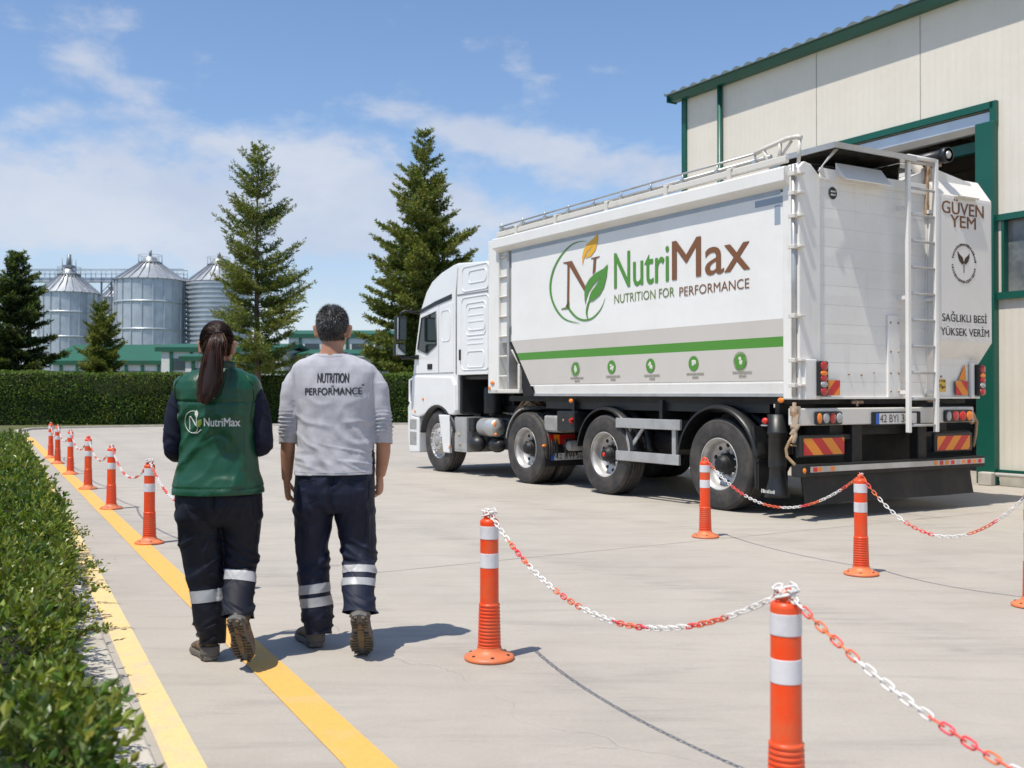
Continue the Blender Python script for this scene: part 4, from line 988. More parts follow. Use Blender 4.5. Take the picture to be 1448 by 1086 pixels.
for (x, z) in ((4.15, 1.235), (.24, 1.262)): MB().ball((x, .01, z), (.045, .02, .03)).build('marker_lamp', M_org, truck)
b = MB(); b.box(4.88, 4.90, -.10, -.62, .56, .74); tl = b.build('tractor_tail_lamp', M_black, truck)
b = MB(); b.box(4.865, 4.885, -.10, -.55, .60, .74, 0); b.box(4.862, 4.867, -.18, -.28, .60, .74, 1); b.build('lens', [M_red, M_org], tl)
b = MB(); b.box(4.86, 4.89, -.02, -.80, .28, .56); rp_ = b.build('tractor_plate_board', M_black, truck, bevel=.008)
b = MB(); b.box(4.852, 4.858, -.18, -.70, .37, .47); b.build('tractor_plate', M_plate, rp_)
b = MB(); b.box(4.850, 4.856, -.13, -.18, .37, .47); b.build('plate_flag', M_blue, rp_)
letter('42 BYI 36', 'plate_lettering', rp_, on_rear(-.20, .385, 4.849), .48, .07, M_ink)
b = MB(); b.tube([(4.70, -.35, .58), (4.70, -.75, .58)], .075, 14); b.ball((4.70, -.35, .58), (.075, .05, .075)); b.build('spring_chamber', M_grey, truck)
b = MB(); b.ball((4.87, -.02, .585), (.03, .04, .02)); b.build('marker_lamp', M_org, truck)

# --- tractor
b = MB(); b.box(7.14, 7.56, -.55, .0, .38, .95); b.box(7.16, 7.54, 0, .006, .42, .92); fb = b.build('battery_box', M_alu, truck, bevel=.025)
b = MB(); b.ball((7.40, .01, .66), (.03, .012, .03)); b.ball((7.36, .01, .50), (.025, .012, .03)); b.build('box_latch', M_rust, fb)
b = MB(); b.lathe([(.001, 6.35), (.12, 6.37), (.145, 6.41), (.145, 6.56), (.15, 6.57), (.15, 6.60), (.145, 6.61), (.145, 6.84), (.12, 6.88), (.001, 6.9)], c=(0, -.15, .80), axis='x', n=28); b.build('air_tank', M_alu, truck)
b = MB(); b.ball((6.90, -.06, .53), (.17, .14, .13)); b.ball((6.50, -.2, .52), (.17, .14, .12)); b.box(6.2, 7.14, -.5, -.25, .45, .95); b.box(6.98, 7.13, -.2, -.03, .72, .94); b.build('air_drier', M_blackp, truck, bevel=.02)
b = MB(); b.ball((6.27, -.02, .86), (.03, .02, .05)); b.ball((6.25, -.02, .70), (.03, .02, .025)); b.build('marker_lamp', M_org, truck)
b = MB()
for k in range(9):
    a = rnd.uniform(-.2, .2); b.tube([(7.2 + a, -.5 - .12 * k, .98), (6.9, -.5 - .1 * k, 1.03 + .05 * math.sin(k)), (6.5, -.5, 1.0), (6.2 + a, -.55, 1.08 + .03 * k), (5.9, -.7, 1.12)], .016, 6)
for k in range(5): b.tube([(6.45, -.7 - .2 * k, 1.6), (6.5 + .08 * math.sin(k), -.7 - .2 * k, 1.25), (6.3, -.7 - .2 * k, 1.05), (6.0, -.8 - .15 * k, 1.2), (5.9, -.9, 1.3)], .018, 6)
b.build('air_lines', M_rust, truck)
b = MB(); b.lathe([(.45, 1.10), (.5, 1.13), (.5, 1.17), (.001, 1.2)], c=(5.55, -1.45, 0), n=28); b.box(4.9, 6.1, -2.1, -.9, 1.05, 1.12); b.build('fifth_wheel', M_black, truck)
b = MB(); b.tube([(6.9, -.35, 1.0), (6.9, -.35, 1.45)], .15, 14); b.box(6.6, 7.4, -2.5, -.55, .7, 1.5); b.box(7.40, 7.455, -2.70, -.03, 1.0, 1.63); b.box(6.5, 7.45, -2.6, -.1, 1.56, 1.63); b.build('engine_back_dark_fill', M_blackp, truck, bevel=.03)  # engine block, plus black sheets added to darken the opening below the sleeper
YL, YR = .0, -2.72
prof = [(6.46, 1.64), (6.46, 3.38), (6.50, 3.43), (7.48, 3.50), (7.62, 3.485), (8.05, 3.40), (8.40, 3.28), (8.62, 3.12), (8.76, 2.93), (8.86, 2.80), (8.96, 2.45), (9.08, 2.03), (9.13, 1.7), (9.14, 1.29), (8.8, 1.25), (7.53, 1.06), (7.46, 1.06), (7.46, 1.64)]
cabm = MB(); n = len(prof); rings = []
for (y, ins) in ((YL - .0, .030), (YL - .012, .010), (YL - .03, .002), (YL - .12, 0), (YR + .12, 0), (YR + .06, .008), (YR + .02, .035), (YR, .09)):
    rg_ = []; cx_, cz_ = 7.9, 2.2
    for (x, z) in prof:
        k = 1 if z > 1.7 else .25; dx_, dz_ = cx_ - x, cz_ - z; l = math.hypot(dx_, dz_); kk = ins * k * (1.0 if x > 8 or z > 3 else .4)
        rg_.append((x + dx_ / l * kk, y, z + dz_ / l * kk))
    rings.append(rg_)
cabm.rings(rings, 0, False, True); cab = cabm.build('cab', M_whitec, truck)
mdc = cab.modifiers.new('bevel', 'BEVEL'); mdc.width = .02; mdc.segments = 3; mdc.limit_method = 'ANGLE'; mdc.angle_limit = R(25)
def rrect(x0_, x1_, z0_, z1_, r, n_=5):
    out = []
    for cx_, cz_, a0 in ((x1_ - r, z1_ - r, 0), (x0_ + r, z1_ - r, 90), (x0_ + r, z0_ + r, 180), (x1_ - r, z0_ + r, 270)):
        for i in range(n_ + 1): a = R(a0 + 90 * i / n_); out.append((cx_ + r * math.cos(a), cz_ + r * math.sin(a)))
    return out
def emboss(x0_, x1_, z0_, z1_, r, name, h=.014, w_=.022, mm=None, sub=cab):     # a raised rounded bead round a pressed panel
    P = rrect(x0_, x1_, z0_, z1_, r); o = MB(); P.append(P[0]); n_ = len(P)
    o.tube([(x, YL + .0, z) for x, z in P], [w_ * .5] * n_, 8, caps=False)
    return o.build(name, mm or M_whitec, sub)
emboss(6.42, 7.30, 3.00, 3.40, .10, 'pressed_panel'); emboss(6.50, 7.08, 3.12, 3.32, .08, 'pressed_panel')
emboss(6.42, 7.32, 1.72, 2.90, .10, 'pressed_panel'); emboss(6.52, 7.16, 2.28, 2.80, .08, 'pressed_panel'); emboss(6.55, 7.08, 2.36, 2.72, .06, 'pressed_panel')
emboss(6.58, 7.12, 1.76, 2.02, .06, 'pressed_panel')
for z in (2.14, 2.22, 2.50, 2.60): MB().beam((6.6, .0, z), (7.12, .0, z), .012, .028).build('pressed_bead', M_whitec, cab, bevel=.005)
b = MB(); b.tube([(7.50, -.0, 1.66), (7.50, .0, 3.0), (7.44, 0, 3.42)], .014, 6); b.tube([(6.46, .0, 2.955), (7.46, 0, 2.965)], .012, 6); b.build('cab_seam', M_grey, cab)
b = MB(); b.box(7.325, 7.375, .0, .03, 1.88, 2.06); b.build('grab_handle', M_blackp, cab, bevel=.012)
b = MB(); b.prism([(7.66, 2.92), (7.66, 3.0), (8.25, 2.92), (8.90, 2.80), (8.92, 2.74), (8.25, 2.85)], 'y', -.01, .012); b.build('roof_gap', M_blackp, cab)
# door with window, seam and handle
b = MB(); b.prism([(7.60, 1.68), (7.60, 2.86), (8.22, 2.80), (8.82, 2.70), (9.02, 2.10), (9.08, 1.68)], 'y', -.004, .008); door = b.build('door', M_whitec, cab, bevel=.01)
b = MB(); b.prism([(8.20, 2.18), (8.22, 2.74), (8.76, 2.66), (8.92, 2.12), (8.55, 2.04)], 'y', .009, .013); b.build('door_window', M_cglass, door)
pts = [(8.20, 2.18), (8.22, 2.74), (8.76, 2.66), (8.92, 2.12), (8.55, 2.04), (8.20, 2.18)]
b = MB(); b.tube([(x, .014, z) for x, z in pts], .014, 6, caps=False); b.build('window_seal', M_blackp, door)
b = MB(); b.box(8.36, 8.54, .006, .02, 1.755, 1.85); b.build('door_handle', M_black, door, bevel=.01)
b = MB(); b.tube([(8.12, .006, 1.7), (8.12, .006, 2.84)], .007, 5); b.tube([(7.6, .004, 1.69), (9.06, .004, 1.69)], .008, 5); b.build('door_seam', M_grey, door)
P = rrect(7.70, 8.02, 2.22, 2.74, .08); P.append(P[0]); MB().tube([(x, .008, z) for x, z in P], .008, 6, caps=False).build('pressed_panel', M_whitec, door)
# fender round the wheel arch, skirt, bumper
ar = [(8.15 + .66 * math.cos(R(a)), .53 + .60 * math.sin(R(a))) for a in range(0, 181, 12)]
b = MB(); b.prism([(9.12, 1.66), (9.16, 1.25), (9.16, .95), (8.86, .92)] + [p for p in ar if p[1] > .93] + [(7.53, .98), (7.48, 1.06), (7.50, 1.48), (7.62, 1.62)], 'y', -.40, .035); b.build('fender', M_whitec, cab, bevel=.03, seg=3)
arc2 = MB(); arc2.rings([[(8.15 + r * math.cos(R(a)), y, .53 + r * math.sin(R(a)) * .96) for r, y in ((.60, .03), (.66, .03), (.66, -.42), (.60, -.42))] for a in range(12, 172, 8)], 0, True, True); arc2.build('arch_liner', M_blackp, cab)
b = MB(); b.prism([(7.68, .34), (7.68, .98), (8.08, .98), (7.98, .66), (7.90, .34)], 'y', .0, .04); b.box(7.68, 7.74, -.2, .0, .34, .97); b.build('side_skirt', M_whitec, cab, bevel=.02)
b = MB(); b.ball((7.68, .036, .44), (.025, .012, .03)); b.ball((8.66, .04, 1.24), (.025, .012, .03)); b.ball((8.98, .036, 1.02), (.025, .012, .03)); b.build('marker_lamp', M_org, cab)
b = MB(); b.prism([(8.84, .92), (8.84, .30), (9.22, .28), (9.30, .6), (9.30, 1.10), (9.22, 1.18), (9.1, 1.2), (9.1, .94)], 'y', -2.75, .03); bp = b.build('front_bumper', M_whitec, cab, bevel=.025)
b = MB(); b.box(8.93, 9.20, .02, .034, .70, .88); b.box(8.93, 9.2, .02, .034, .42, .66); b.build('step_recess', M_grey, bp, bevel=.01)
b = MB(); b.tube([(9.16, -.05, 1.62), (9.26, -.0, 1.58), (9.27, .0, 1.2), (9.18, -.02, 1.14)], .022, 8); b.build('corner_rail', M_whitec, cab)
b = MB(); b.prism([(9.10, 1.24), (9.16, 1.24), (9.20, 1.62), (9.14, 1.66)], 'y', -2.6, -.06); b.build('grille', M_black, cab)
b = MB(); b.prism([(8.90, 2.74), (9.09, 2.10), (9.11, 2.10), (8.92, 2.76)], 'y', -2.5, -.16); b.build('windscreen', M_cglass, cab)
# mirrors
b = MB(); b.tube([(8.88, -.02, 2.76), (9.0, .22, 2.80), (9.02, .30, 2.76), (9.02, .30, 2.66)], .02, 8); b.tube([(8.98, 0, 1.98), (9.02, .28, 1.96), (9.02, .30, 2.0)], .022, 8); b.box(8.88, 8.98, -.01, .05, 1.94, 2.02); mr = b.build('mirror_arm', M_blackp, cab)
b = MB(); b.box(8.96, 9.06, .20, .42, 2.26, 2.70); b.box(8.96, 9.06, .22, .44, 2.0, 2.22); b.build('mirror_housing', M_blackp, mr, bevel=.03)
b = MB(); b.box(8.953, 8.957, .225, .40, 2.29, 2.67); b.box(8.953, 8.957, .24, .42, 2.02, 2.20); b.build('mirror_glass', M_mirror, mr)

# --- lettering and emblem on the side panel
def sz(px, py, y=.004): u, z = side(px, py); return (u, y, z)
def tw(body, px0, px1, z0_, h, m, name='lettering', dz=0.0, bold=0.0):
    u0 = side(px0, 400)[0]; u1 = side(px1, 400)[0]; return letter(body, name, sp, on_side(u0, z0_, .003, dz / (u0 - u1)), u0 - u1, h, m, bold=bold)
tw('Nutri', 869, 946, 2.70, .455, M_gband, dz=.0, bold=.012); tw('Max', 951, 1061, 2.705, .46, M_brown, bold=.012)
tw('NUTRITION FOR', 869, 954, 2.505, .112, M_olive); tw('PERFORMANCE', 961, 1060, 2.495, .108, M_brown)
def zpx(x, y): return (760 + x / 4.525, 320 + y / 4.525)
def poly(pts, m, name='emblem', lift=.004):
    V = [sz(*zpx(x, y), y=lift) for x, y in pts]; V = [Vector(v) for v in V]
    from mathutils.geometry import tessellate_polygon
    t = tessellate_polygon([V]); o = MB().add([tuple(v) for v in V], [tuple(a) for a in t]); return o.build(name, m, sp)
def sweep(pts, ws, m, name='emblem', lift=.004):       # a tapering brush stroke through points
    P = [Vector((x, y)) for x, y in pts]; Q = []; W_ = []
    for i in range(len(P) - 1):                       # Catmull-Rom
        p0, p1, p2, p3 = P[max(i - 1, 0)], P[i], P[i + 1], P[min(i + 2, len(P) - 1)]
        for k in range(8):
            t = k / 8; Q.append(.5 * ((2 * p1) + (p2 - p0) * t + (2 * p0 - 5 * p1 + 4 * p2 - p3) * t * t + (3 * p1 - p0 - 3 * p2 + p3) * t ** 3)); W_.append(ws[i] + (ws[i + 1] - ws[i]) * t)
    Q.append(P[-1]); W_.append(ws[-1]); vs = []
    for i, q in enumerate(Q):
        d = (Q[min(i + 1, len(Q) - 1)] - Q[max(i - 1, 0)]).normalized(); n_ = Vector((-d.y, d.x)) * W_[i] / 2
        vs += [sz(*zpx(*(q + n_)), y=lift), sz(*zpx(*(q - n_)), y=lift)]
    o = MB().add(vs, [(2 * i, 2 * i + 1, 2 * i + 3, 2 * i + 2) for i in range(len(Q) - 1)]); return o.build(name, m, sp)
sweep([(315, 95), (265, 98), (210, 125), (150, 190), (105, 275), (84, 370), (92, 460), (130, 545), (185, 598), (270, 620)], [2, 6, 8, 10, 11, 12, 12, 12, 9, 2], M_gband)
sweep([(190, 505), (215, 545), (255, 585), (300, 600), (350, 588), (395, 545), (420, 500), (435, 455)], [14, 13, 12, 12, 10, 7, 4, 1], M_gband)
poly([(167, 230), (222, 220), (310, 385), (303, 418), (207, 255), (204, 500), (196, 512), (182, 512), (190, 495), (193, 246), (183, 238), (167, 238)], M_brown, 'emblem_letter')
poly([(190, 480), (206, 480), (207, 520), (200, 530), (155, 534), (153, 527), (180, 517), (190, 508)], M_olive, 'emblem_letter')
poly([(345, 202), (400, 189), (400, 195), (378, 205), (372, 288), (354, 308), (361, 208), (345, 210)], M_brown, 'emblem_letter', .004)
poly([(453, 240), (425, 270), (375, 298), (335, 335), (312, 375), (303, 420), (304, 465), (309, 500), (316, 460), (332, 415), (365, 368), (417, 318), (380, 372), (345, 420), (332, 460), (330, 483), (360, 474), (400, 440), (428, 390), (445, 320)], M_gband, 'emblem_leaf', .0075)
sweep([(332, 478), (320, 520), (316, 560), (325, 595)], [10, 12, 9, 6], M_gband, lift=.0055)
poly([(390, 40), (360, 78), (318, 112), (298, 150), (288, 195), (290, 250), (300, 205), (322, 160), (360, 118), (332, 160), (306, 204), (345, 190), (374, 150), (386, 100)], M_amber, 'emblem_leaf', .0055)
M_iconw = mat('icon_cream', (.62, .60, .54), .5)
for i, (px, py, rx, ry) in enumerate(((814, 522, 8, 11), (865, 519, 8.5, 11.3), (920, 517, 9, 11.5), (981, 514, 10, 12.3), (1047, 511, 11, 13.3))):
    u, z = side(px, py); rr = .088
    o = MB(); nn = 30; o.add([(u + rr * math.cos(a), .004, z + rr * math.sin(a)) for a in [k * 2 * math.pi / nn for k in range(nn)]], [tuple(range(nn))], 0)
    if i in (0, 4):
        ra, rb = rr * 1.10, rr * 1.2
        o.add([(u + r * math.cos(k * 2 * math.pi / nn), .004, z + r * math.sin(k * 2 * math.pi / nn)) for k in range(nn) for r in (ra, rb)], [(2 * k, 2 * k + 1, (2 * k + 3) % (2 * nn), (2 * k + 2) % (2 * nn)) for k in range(nn)], 1)
    r2 = random.Random(i + 3)
    for k in range(5): # the small pale animal-like figure in the disc
        o.ball((u + r2.uniform(-.026, .026), .0045, z + r2.uniform(-.035, .035)), (r2.uniform(.014, .028), .002, r2.uniform(.014, .03)), 10, 5, 2)
    for row, (wd, dz) in enumerate(((.30, -.135), (.10, -.175))):
        a = -wd / 2
        while a < wd / 2: l = r2.uniform(.008, .018); o.add([(u - a - .03, .004, z + dz), (u - a - l - .03, .004, z + dz), (u - a - l - .03, .004, z + dz + .024), (u - a - .03, .004, z + dz + .024)], [(0, 1, 2, 3)], 3); a += l + .007
    o.build('round_icon', [M_gband, M_olive if i else M_grey, M_iconw, mat('faint_lettering', (.25, .24, .18), .5)], sp)
# --- lettering on the discharge box
xs_ = XB - .009
def rl(body, px0, px1, zb, h, m): 
    y0_ = rear(px0, 300, XB)[0]; y1_ = rear(px1, 300, XB)[0]; letter(body, 'lettering', bsp, on_rear(y0_, zb, xs_), y0_ - y1_, h, m, bold=.020 if m is M_brown else .014)
bsp = [o for o in truck.children if o.name.startswith('box_sign_panel')][0]
def zr(py): return rear(1360, py, XB)[1]
rl('GÜVEN', 1332, 1391, zr(304), zr(287) - zr(304), M_brown); rl('YEM', 1344, 1380, zr(322), zr(305.5) - zr(322), M_brown)
rl('SAĞLIKLI BESİ', 1332, 1395, zr(455.5), zr(445) - zr(455.5), M_ink); rl('YÜKSEK VERİM', 1330, 1398, zr(475), zr(464.5) - zr(475), M_ink)
yc = rear(1363, 372, XB)[0]; zc = zr(372)
o = MB(); rr = .195
for k in range(46):
    a = k * 2 * math.pi / 46
    if k % 23 in (0, 22) : continue
    h = rnd.uniform(.026, .036); w_ = rnd.uniform(.006, .011); t_ = rnd.uniform(-.25, .25); c_, s_ = math.cos(a), math.sin(a)
    q = [(rr, -w_), (rr, w_), (rr + h, w_ + t_ * .02), (rr + h, -w_ + t_ * .02)]
    o.add([(xs_, yc - (p[0] * c_ - p[1] * s_), zc + (p[0] * s_ + p[1] * c_) * 1.02) for p in q], [(0, 1, 2, 3)])
    if k % 2:
        rm = rr + h * .8; q = [(rm - .004, -w_ * 1.8), (rm - .004, w_ * 1.8), (rm + .004, w_ * 1.8), (rm + .004, -w_ * 1.8)]
        o.add([(xs_ - .0005, yc - (p[0] * c_ - p[1] * s_), zc + (p[0] * s_ + p[1] * c_) * 1.02) for p in q], [(0, 1, 2, 3)])
lf = [(0, 0), (-.02, .05), (-.075, .085), (-.105, .115), (-.1, .06), (-.075, .01), (-.03, -.025)]
for sgn, k in ((1, 1.0), (-1, 1.12)): o.add([(xs_ - .0002 * sgn, yc - sgn * a * k * -1, zc + b_ * k + .01) for a, b_ in lf], [tuple(range(len(lf)))])
o.add([(xs_, yc - .007, zc - .11), (xs_, yc + .007, zc - .11), (xs_, yc + .007, zc + .01), (xs_, yc - .007, zc + .01)], [(0, 1, 2, 3)])
o.build('sprout_emblem', M_brown2, bsp)
o = MB(); y0_, z0_ = rear(1177, 273); nn = 24; o.add([(-.016, y0_ + .062 * math.cos(k * 2 * math.pi / nn), z0_ + .066 * math.sin(k * 2 * math.pi / nn)) for k in range(nn)], [tuple(range(nn))], 0)
for dz in (-.018, .018):
    for k in range(4): o.box(-.02, -.017, y0_ + .034 - k * .019, y0_ + .021 - k * .019, z0_ + dz - .009, z0_ + dz + .009, 1)
o.build('round_sticker', [M_ink, M_plate], truck)
print('truck meshes', sum(1 for x in truck.children_recursive))
# ================================================================= BOLLARDS AND CHAINS
M_bol = mat('orange_plastic', (0.80, 0.062, 0.006), .38, 0, (0.64, 0.12, 0.04), 8, .6, fine=.05, rvar=.25, rand=.08, streak=.45, scol=(.30, .12, .06))
M_bolb = mat('faded_orange_plastic', (0.78, 0.19, 0.06), .5, 0, (0.50, 0.17, 0.09), 9, .7, fine=.08, rand=.1, streak=.6, scol=(.30, .20, .14))
M_wband = mat('white_reflective_tape', (0.66, 0.65, 0.66), .45, 0, (0.45, 0.44, 0.44), 14, .5, fine=.06, lo=.5, hi=.75, rand=.04, streak=.6, scol=(.34, .26, .24))
M_cw = mat('white_chain_plastic', (0.74, 0.72, 0.68), .4, island=.06)
M_cr = mat('red_chain_plastic', (0.75, 0.10, 0.05), .4, island=.12)
def make_bollard(label, x, y, rz=0.0, tilt=0.0):
    root = thing('bollard', label, 'bollard', (x, y, .008), rz, 'orange and white chain bollards')
    b = MB(); b.lathe([(.001, .0), (.125, .0), (.1265, .006), (.124, .014), (.112, .020), (.085, .030), (.064, .044), (.060, .060)], n=28)
    b.build('base', M_bolb, root)
    b = MB()
    for i in range(6): a = i * math.pi / 3 + .3; b.lathe([(.001, .033), (.009, .033), (.010, .029)], c=(.098 * math.cos(a), .098 * math.sin(a), -.006), n=10)
    b.build('fixing_bolt', M_black, root)
    pf = [(.059, .045)]; z = .055
    for i in range(13): r = .0575 - .0055 * i / 12; pf += [(r - .003, z), (r + .001, z + .003), (r + .001, z + .011), (r - .003, z + .014)]; z += .0172
    pf += [(.0475, z), (.0474, z + .004), (.0458, .655), (.0458, .66), (.0466, .662), (.0466, .666), (.0465, .680), (.0460, .688), (.040, .695), (.024, .702), (.001, .702)]
    b = MB(); b.lathe(pf, n=32); b.build('post', M_bol, root)
    for z0_, z1_ in ((.455, .528), (.598, .664)):
        b = MB(); b.lathe([(.0462, z0_), (.0476, z0_ + .0008), (.0476, z0_ + .003), (.0472, z1_ - .003), (.0472, z1_ - .0008), (.0458, z1_)], n=40); b.build('reflective_band', M_wband, root)
    b = MB()
    for s_ in (-1, 1): b.prism([(s_ * .014, .690), (s_ * .028, .690), (s_ * .026, .725), (s_ * .020, .733), (s_ * .013, .728)], 'y', -.012, .012)
    b.tube([(-.02, 0, .722), (.02, 0, .722)], .006, 8); b.build('chain_lug', M_bol, root, bevel=.003)
    root.rotation_euler = (tilt + rnd.uniform(-.008, .008), rnd.uniform(-.008, .008), rz)
    return root
def make_chain(label, A, B, sag, fine=True, start=0, group='red and white plastic chains'):
    A = Vector((A[0], A[1], .735)); B = Vector((B[0], B[1], .735)); o0 = A.copy()
    def pt(t): p = A.lerp(B, t); p.z -= 4 * sag * t * (1 - t); return p
    N = 400; Ls = [0]
    for i in range(N): Ls.append(Ls[-1] + (pt((i + 1) / N) - pt(i / N)).length)
    pitch = .034; n = int(Ls[-1] / pitch); mb = MB(); Ll, Wl, wr = .0228, .0115, .0031
    if not fine: wr = .004
    j = 0; m1, m2 = (12, 6) if fine else (8, 4)
    for k in range(n + 1):
        s_ = Ls[-1] * k / n
        while j < N - 1 and Ls[j + 1] < s_: j += 1
        t = (j + (s_ - Ls[j]) / max(1e-9, Ls[j + 1] - Ls[j])) / N; c = pt(t); d = (pt(min(1, t + .01)) - pt(max(0, t - .01))).normalized()
        u = d.cross(Vector((0, 0, 1))).normalized(); w = u.cross(d); a = (k % 2) * math.pi / 2 + .55 + .12 * math.sin(k * 1.7); e = u * math.cos(a) + w * math.sin(a)
        path = []
        for q in range(m1):
            th = 2 * math.pi * q / m1; cx_, sy_ = math.cos(th), math.sin(th)
            path.append(c - o0 + d * ((Ll - Wl) * (1 if cx_ > 0.01 else (-1 if cx_ < -.01 else 0)) + Wl * cx_) + e * (Wl * .88 * sy_))
        nrm_ = d.cross(e); rings = []
        for q in range(m1):
            tg = (path[(q + 1) % m1] - path[q - 1]).normalized(); rr = tg.cross(nrm_).normalized()
            rings.append([path[q] + rr * (wr * math.cos(2 * math.pi * v / m2)) + nrm_ * (wr * math.sin(2 * math.pi * v / m2)) for v in range(m2)])
        rings.append(rings[0]); ph = (k + start) % 15
        mb.rings(rings, 0 if ph < 8 else 1, True, False)
    o = mb.build('barrier_chain', [M_cw, M_cr]); o.location = o0; return tag(o, label, 'chain', group)
bA, bC, bD, bE = gpt(692, 932), gpt(997, 760), gpt(1217, 813), gpt(1459, 858)
bB = (.826, 3.14); bN = (1.77, 1.07)
row = [gpt(212, 769), gpt(158, 720), gpt(125, 692), gpt(100, 671), gpt(82, 656), gpt(72, 648)]
bH = (-1.98, 6.92)
make_bollard('orange bollard right of the man, with a chain only on its right side', *bA, .4)
make_bollard('nearest bollard, its base cut off by the bottom edge, white chain knotted round its top', *bB, 1.2)
make_bollard('orange bollard in front of the truck\'s rearmost visible wheel', *bC, .2)
make_bollard('orange bollard in front of the truck\'s rear rubber flap', *bD, .9)
make_bollard('orange bollard cut off by the right edge of the picture', *bE, .1)
make_bollard('nearest orange bollard of the row left of the woman', *row[0], .7)
make_bollard('second nearest orange bollard of the left row, on the yellow line', *row[1], .2, .01)
make_bollard('third nearest orange bollard of the left row', *row[2], 1.1, -.01)
make_bollard('fourth nearest orange bollard of the left row', *row[3], .5)
make_bollard('second farthest orange bollard of the left row, just right of the farthest', *row[4], 1.4)
make_bollard('farthest orange bollard at the end of the left row', *row[5], .3)
make_bollard('orange bollard almost wholly hidden behind the woman\'s legs', *bH, .3)
make_chain('red and white chain sagging between the lone bollard and the nearest bollard', bA, bB, .30)
make_chain('red and white chain from the nearest bollard to the bottom right corner', bB, bN, .30, start=5)
make_chain('red and white chain hanging in front of the truck\'s rear wheel and flap', bC, bD, .34, start=9)
make_chain('red and white chain hanging from the flap bollard to the right edge', bD, bE, .37, start=8)
make_chain('red and white chain running from the nearest left-row bollard behind the woman', row[0], bH, .24, start=3)
lb = ['red and white chain between the nearest and second bollards of the left row', 'red and white chain between the second and third bollards of the left row', 'red and white chain between the third and fourth bollards of the left row', 'red and white chain between the fourth and fifth bollards of the left row', 'red and white chain between the two farthest bollards of the left row']
for i in range(5): make_chain(lb[i], row[i], row[i + 1], .25, fine=i < 2, start=i * 4)
# the loose end wrapped round the nearest bollard's lug
def wrap_chain(c, label):
    mb = MB()
    for k in range(9):
        a = k * .75 - .5; p = Vector((.026 * math.cos(a), .026 * math.sin(a), .735 + .012 * math.sin(k * 1.9))); d = Vector((-math.sin(a), math.cos(a), .3 * math.cos(k))).normalized(); e = Vector((0, 0, 1)) if k % 2 else Vector((math.cos(a), math.sin(a), 0))
        path = [p + d * (.011 * (1 if math.cos(t) > .01 else -1) + .0125 * math.cos(t)) + e * .011 * math.sin(t) for t in [2 * math.pi * q / 12 for q in range(12)]]; path.append(path[0])
        mb.tube(path, .0036, 6, caps=False)
    o = mb.build('chain_loop', M_cw); o.location = (c[0], c[1], .0); return tag(o, label, 'chain', 'chain ends looped on bollard tops')
wrap_chain(bB, 'white chain loop round the top of the nearest bollard'); wrap_chain(row[0], 'white chain loop on top of the nearest bollard left of the woman'); wrap_chain(bA, 'white chain end hooked on top of the lone bollard')

# ================================================================= PEOPLE
import bmesh
M_skin = mat('skin', (0.42, 0.215, 0.135), .5, 0, (0.34, 0.15, 0.09), 14, .5, bump=.15, bscale=120, bdist=.002, spec=.4)
M_vest = mat('green_vest_nylon', (0.004, 0.058, 0.024), .40, 0, (0.006, 0.070, 0.031), 5, .6, bump=.25, bscale=55, bdist=.006, spec=.5, rvar=.12)
M_vestd = mat('green_vest_trim', (0.004, 0.050, 0.021), .5)
M_seam = mat('dark_green_seam', (0.002, 0.035, 0.016), .7)
M_navy = mat('navy_jersey', (0.005, 0.0065, 0.019), .75, 0, (0.007, 0.009, 0.026), 6, .6, bump=.3, bscale=60, bdist=.004, spec=.3)
M_trw = mat('black_navy_work_cloth', (0.0045, 0.0055, 0.012), .62, 0, (0.007, 0.0085, 0.018), 6, .6, bump=.3, bscale=70, bdist=.004, spec=.3)
M_trm = mat('navy_work_cloth', (0.006, 0.0090, 0.024), .62, 0, (0.009, 0.0135, 0.034), 6, .6, bump=.3, bscale=70, bdist=.004, spec=.3)
M_shirt = mat('heather_grey_cotton', (0.44, 0.44, 0.47), .9, 0, (0.37, 0.37, 0.41), 30, .6, bump=.25, bscale=45, bdist=.004, fine=.07, sheen=.1)
M_refl = mat('reflective_grey_tape', (0.36, 0.365, 0.375), .45, 0, (0.29, .295, .30), 12, .6)
M_boot = mat('worn_brown_boot_leather', (0.17, 0.115, 0.065), .7, 0, (0.045, 0.038, 0.033), 22, .9, bump=.5, bscale=70, bdist=.004, lo=.42, hi=.6)
M_bootg = mat('grey_boot_rubber', (0.12, 0.115, 0.108), .75, 0, (0.14, 0.12, 0.095), 16, .7)
M_sole = mat('dusty_sole_rubber', (0.075, 0.06, 0.045), .85, 0, (0.15, 0.11, 0.065), 18, .8, fine=.2)
M_solec = mat('tan_sole_centre', (0.17, 0.115, 0.055), .8, 0, (.09, .06, .035), 30, .8)
M_hairw = mat('dark_brown_hair', (0.020, 0.0090, 0.0050), .48, island=.6, spec=.35)
M_hairw2 = mat('warm_brown_hair_sheen', (0.085, 0.030, 0.014), .48, island=.5, spec=.35)  # lighter strands that paint the brown sheen of the hair
M_hairm = mat('black_hair', (0.016, 0.014, 0.013), .45, island=.5, spec=.5)
M_hairg = mat('grey_hair', (0.135, 0.13, 0.125), .45, island=.5, spec=.5)
M_eye = mat('eye_white', (.6, .58, .55), .2)

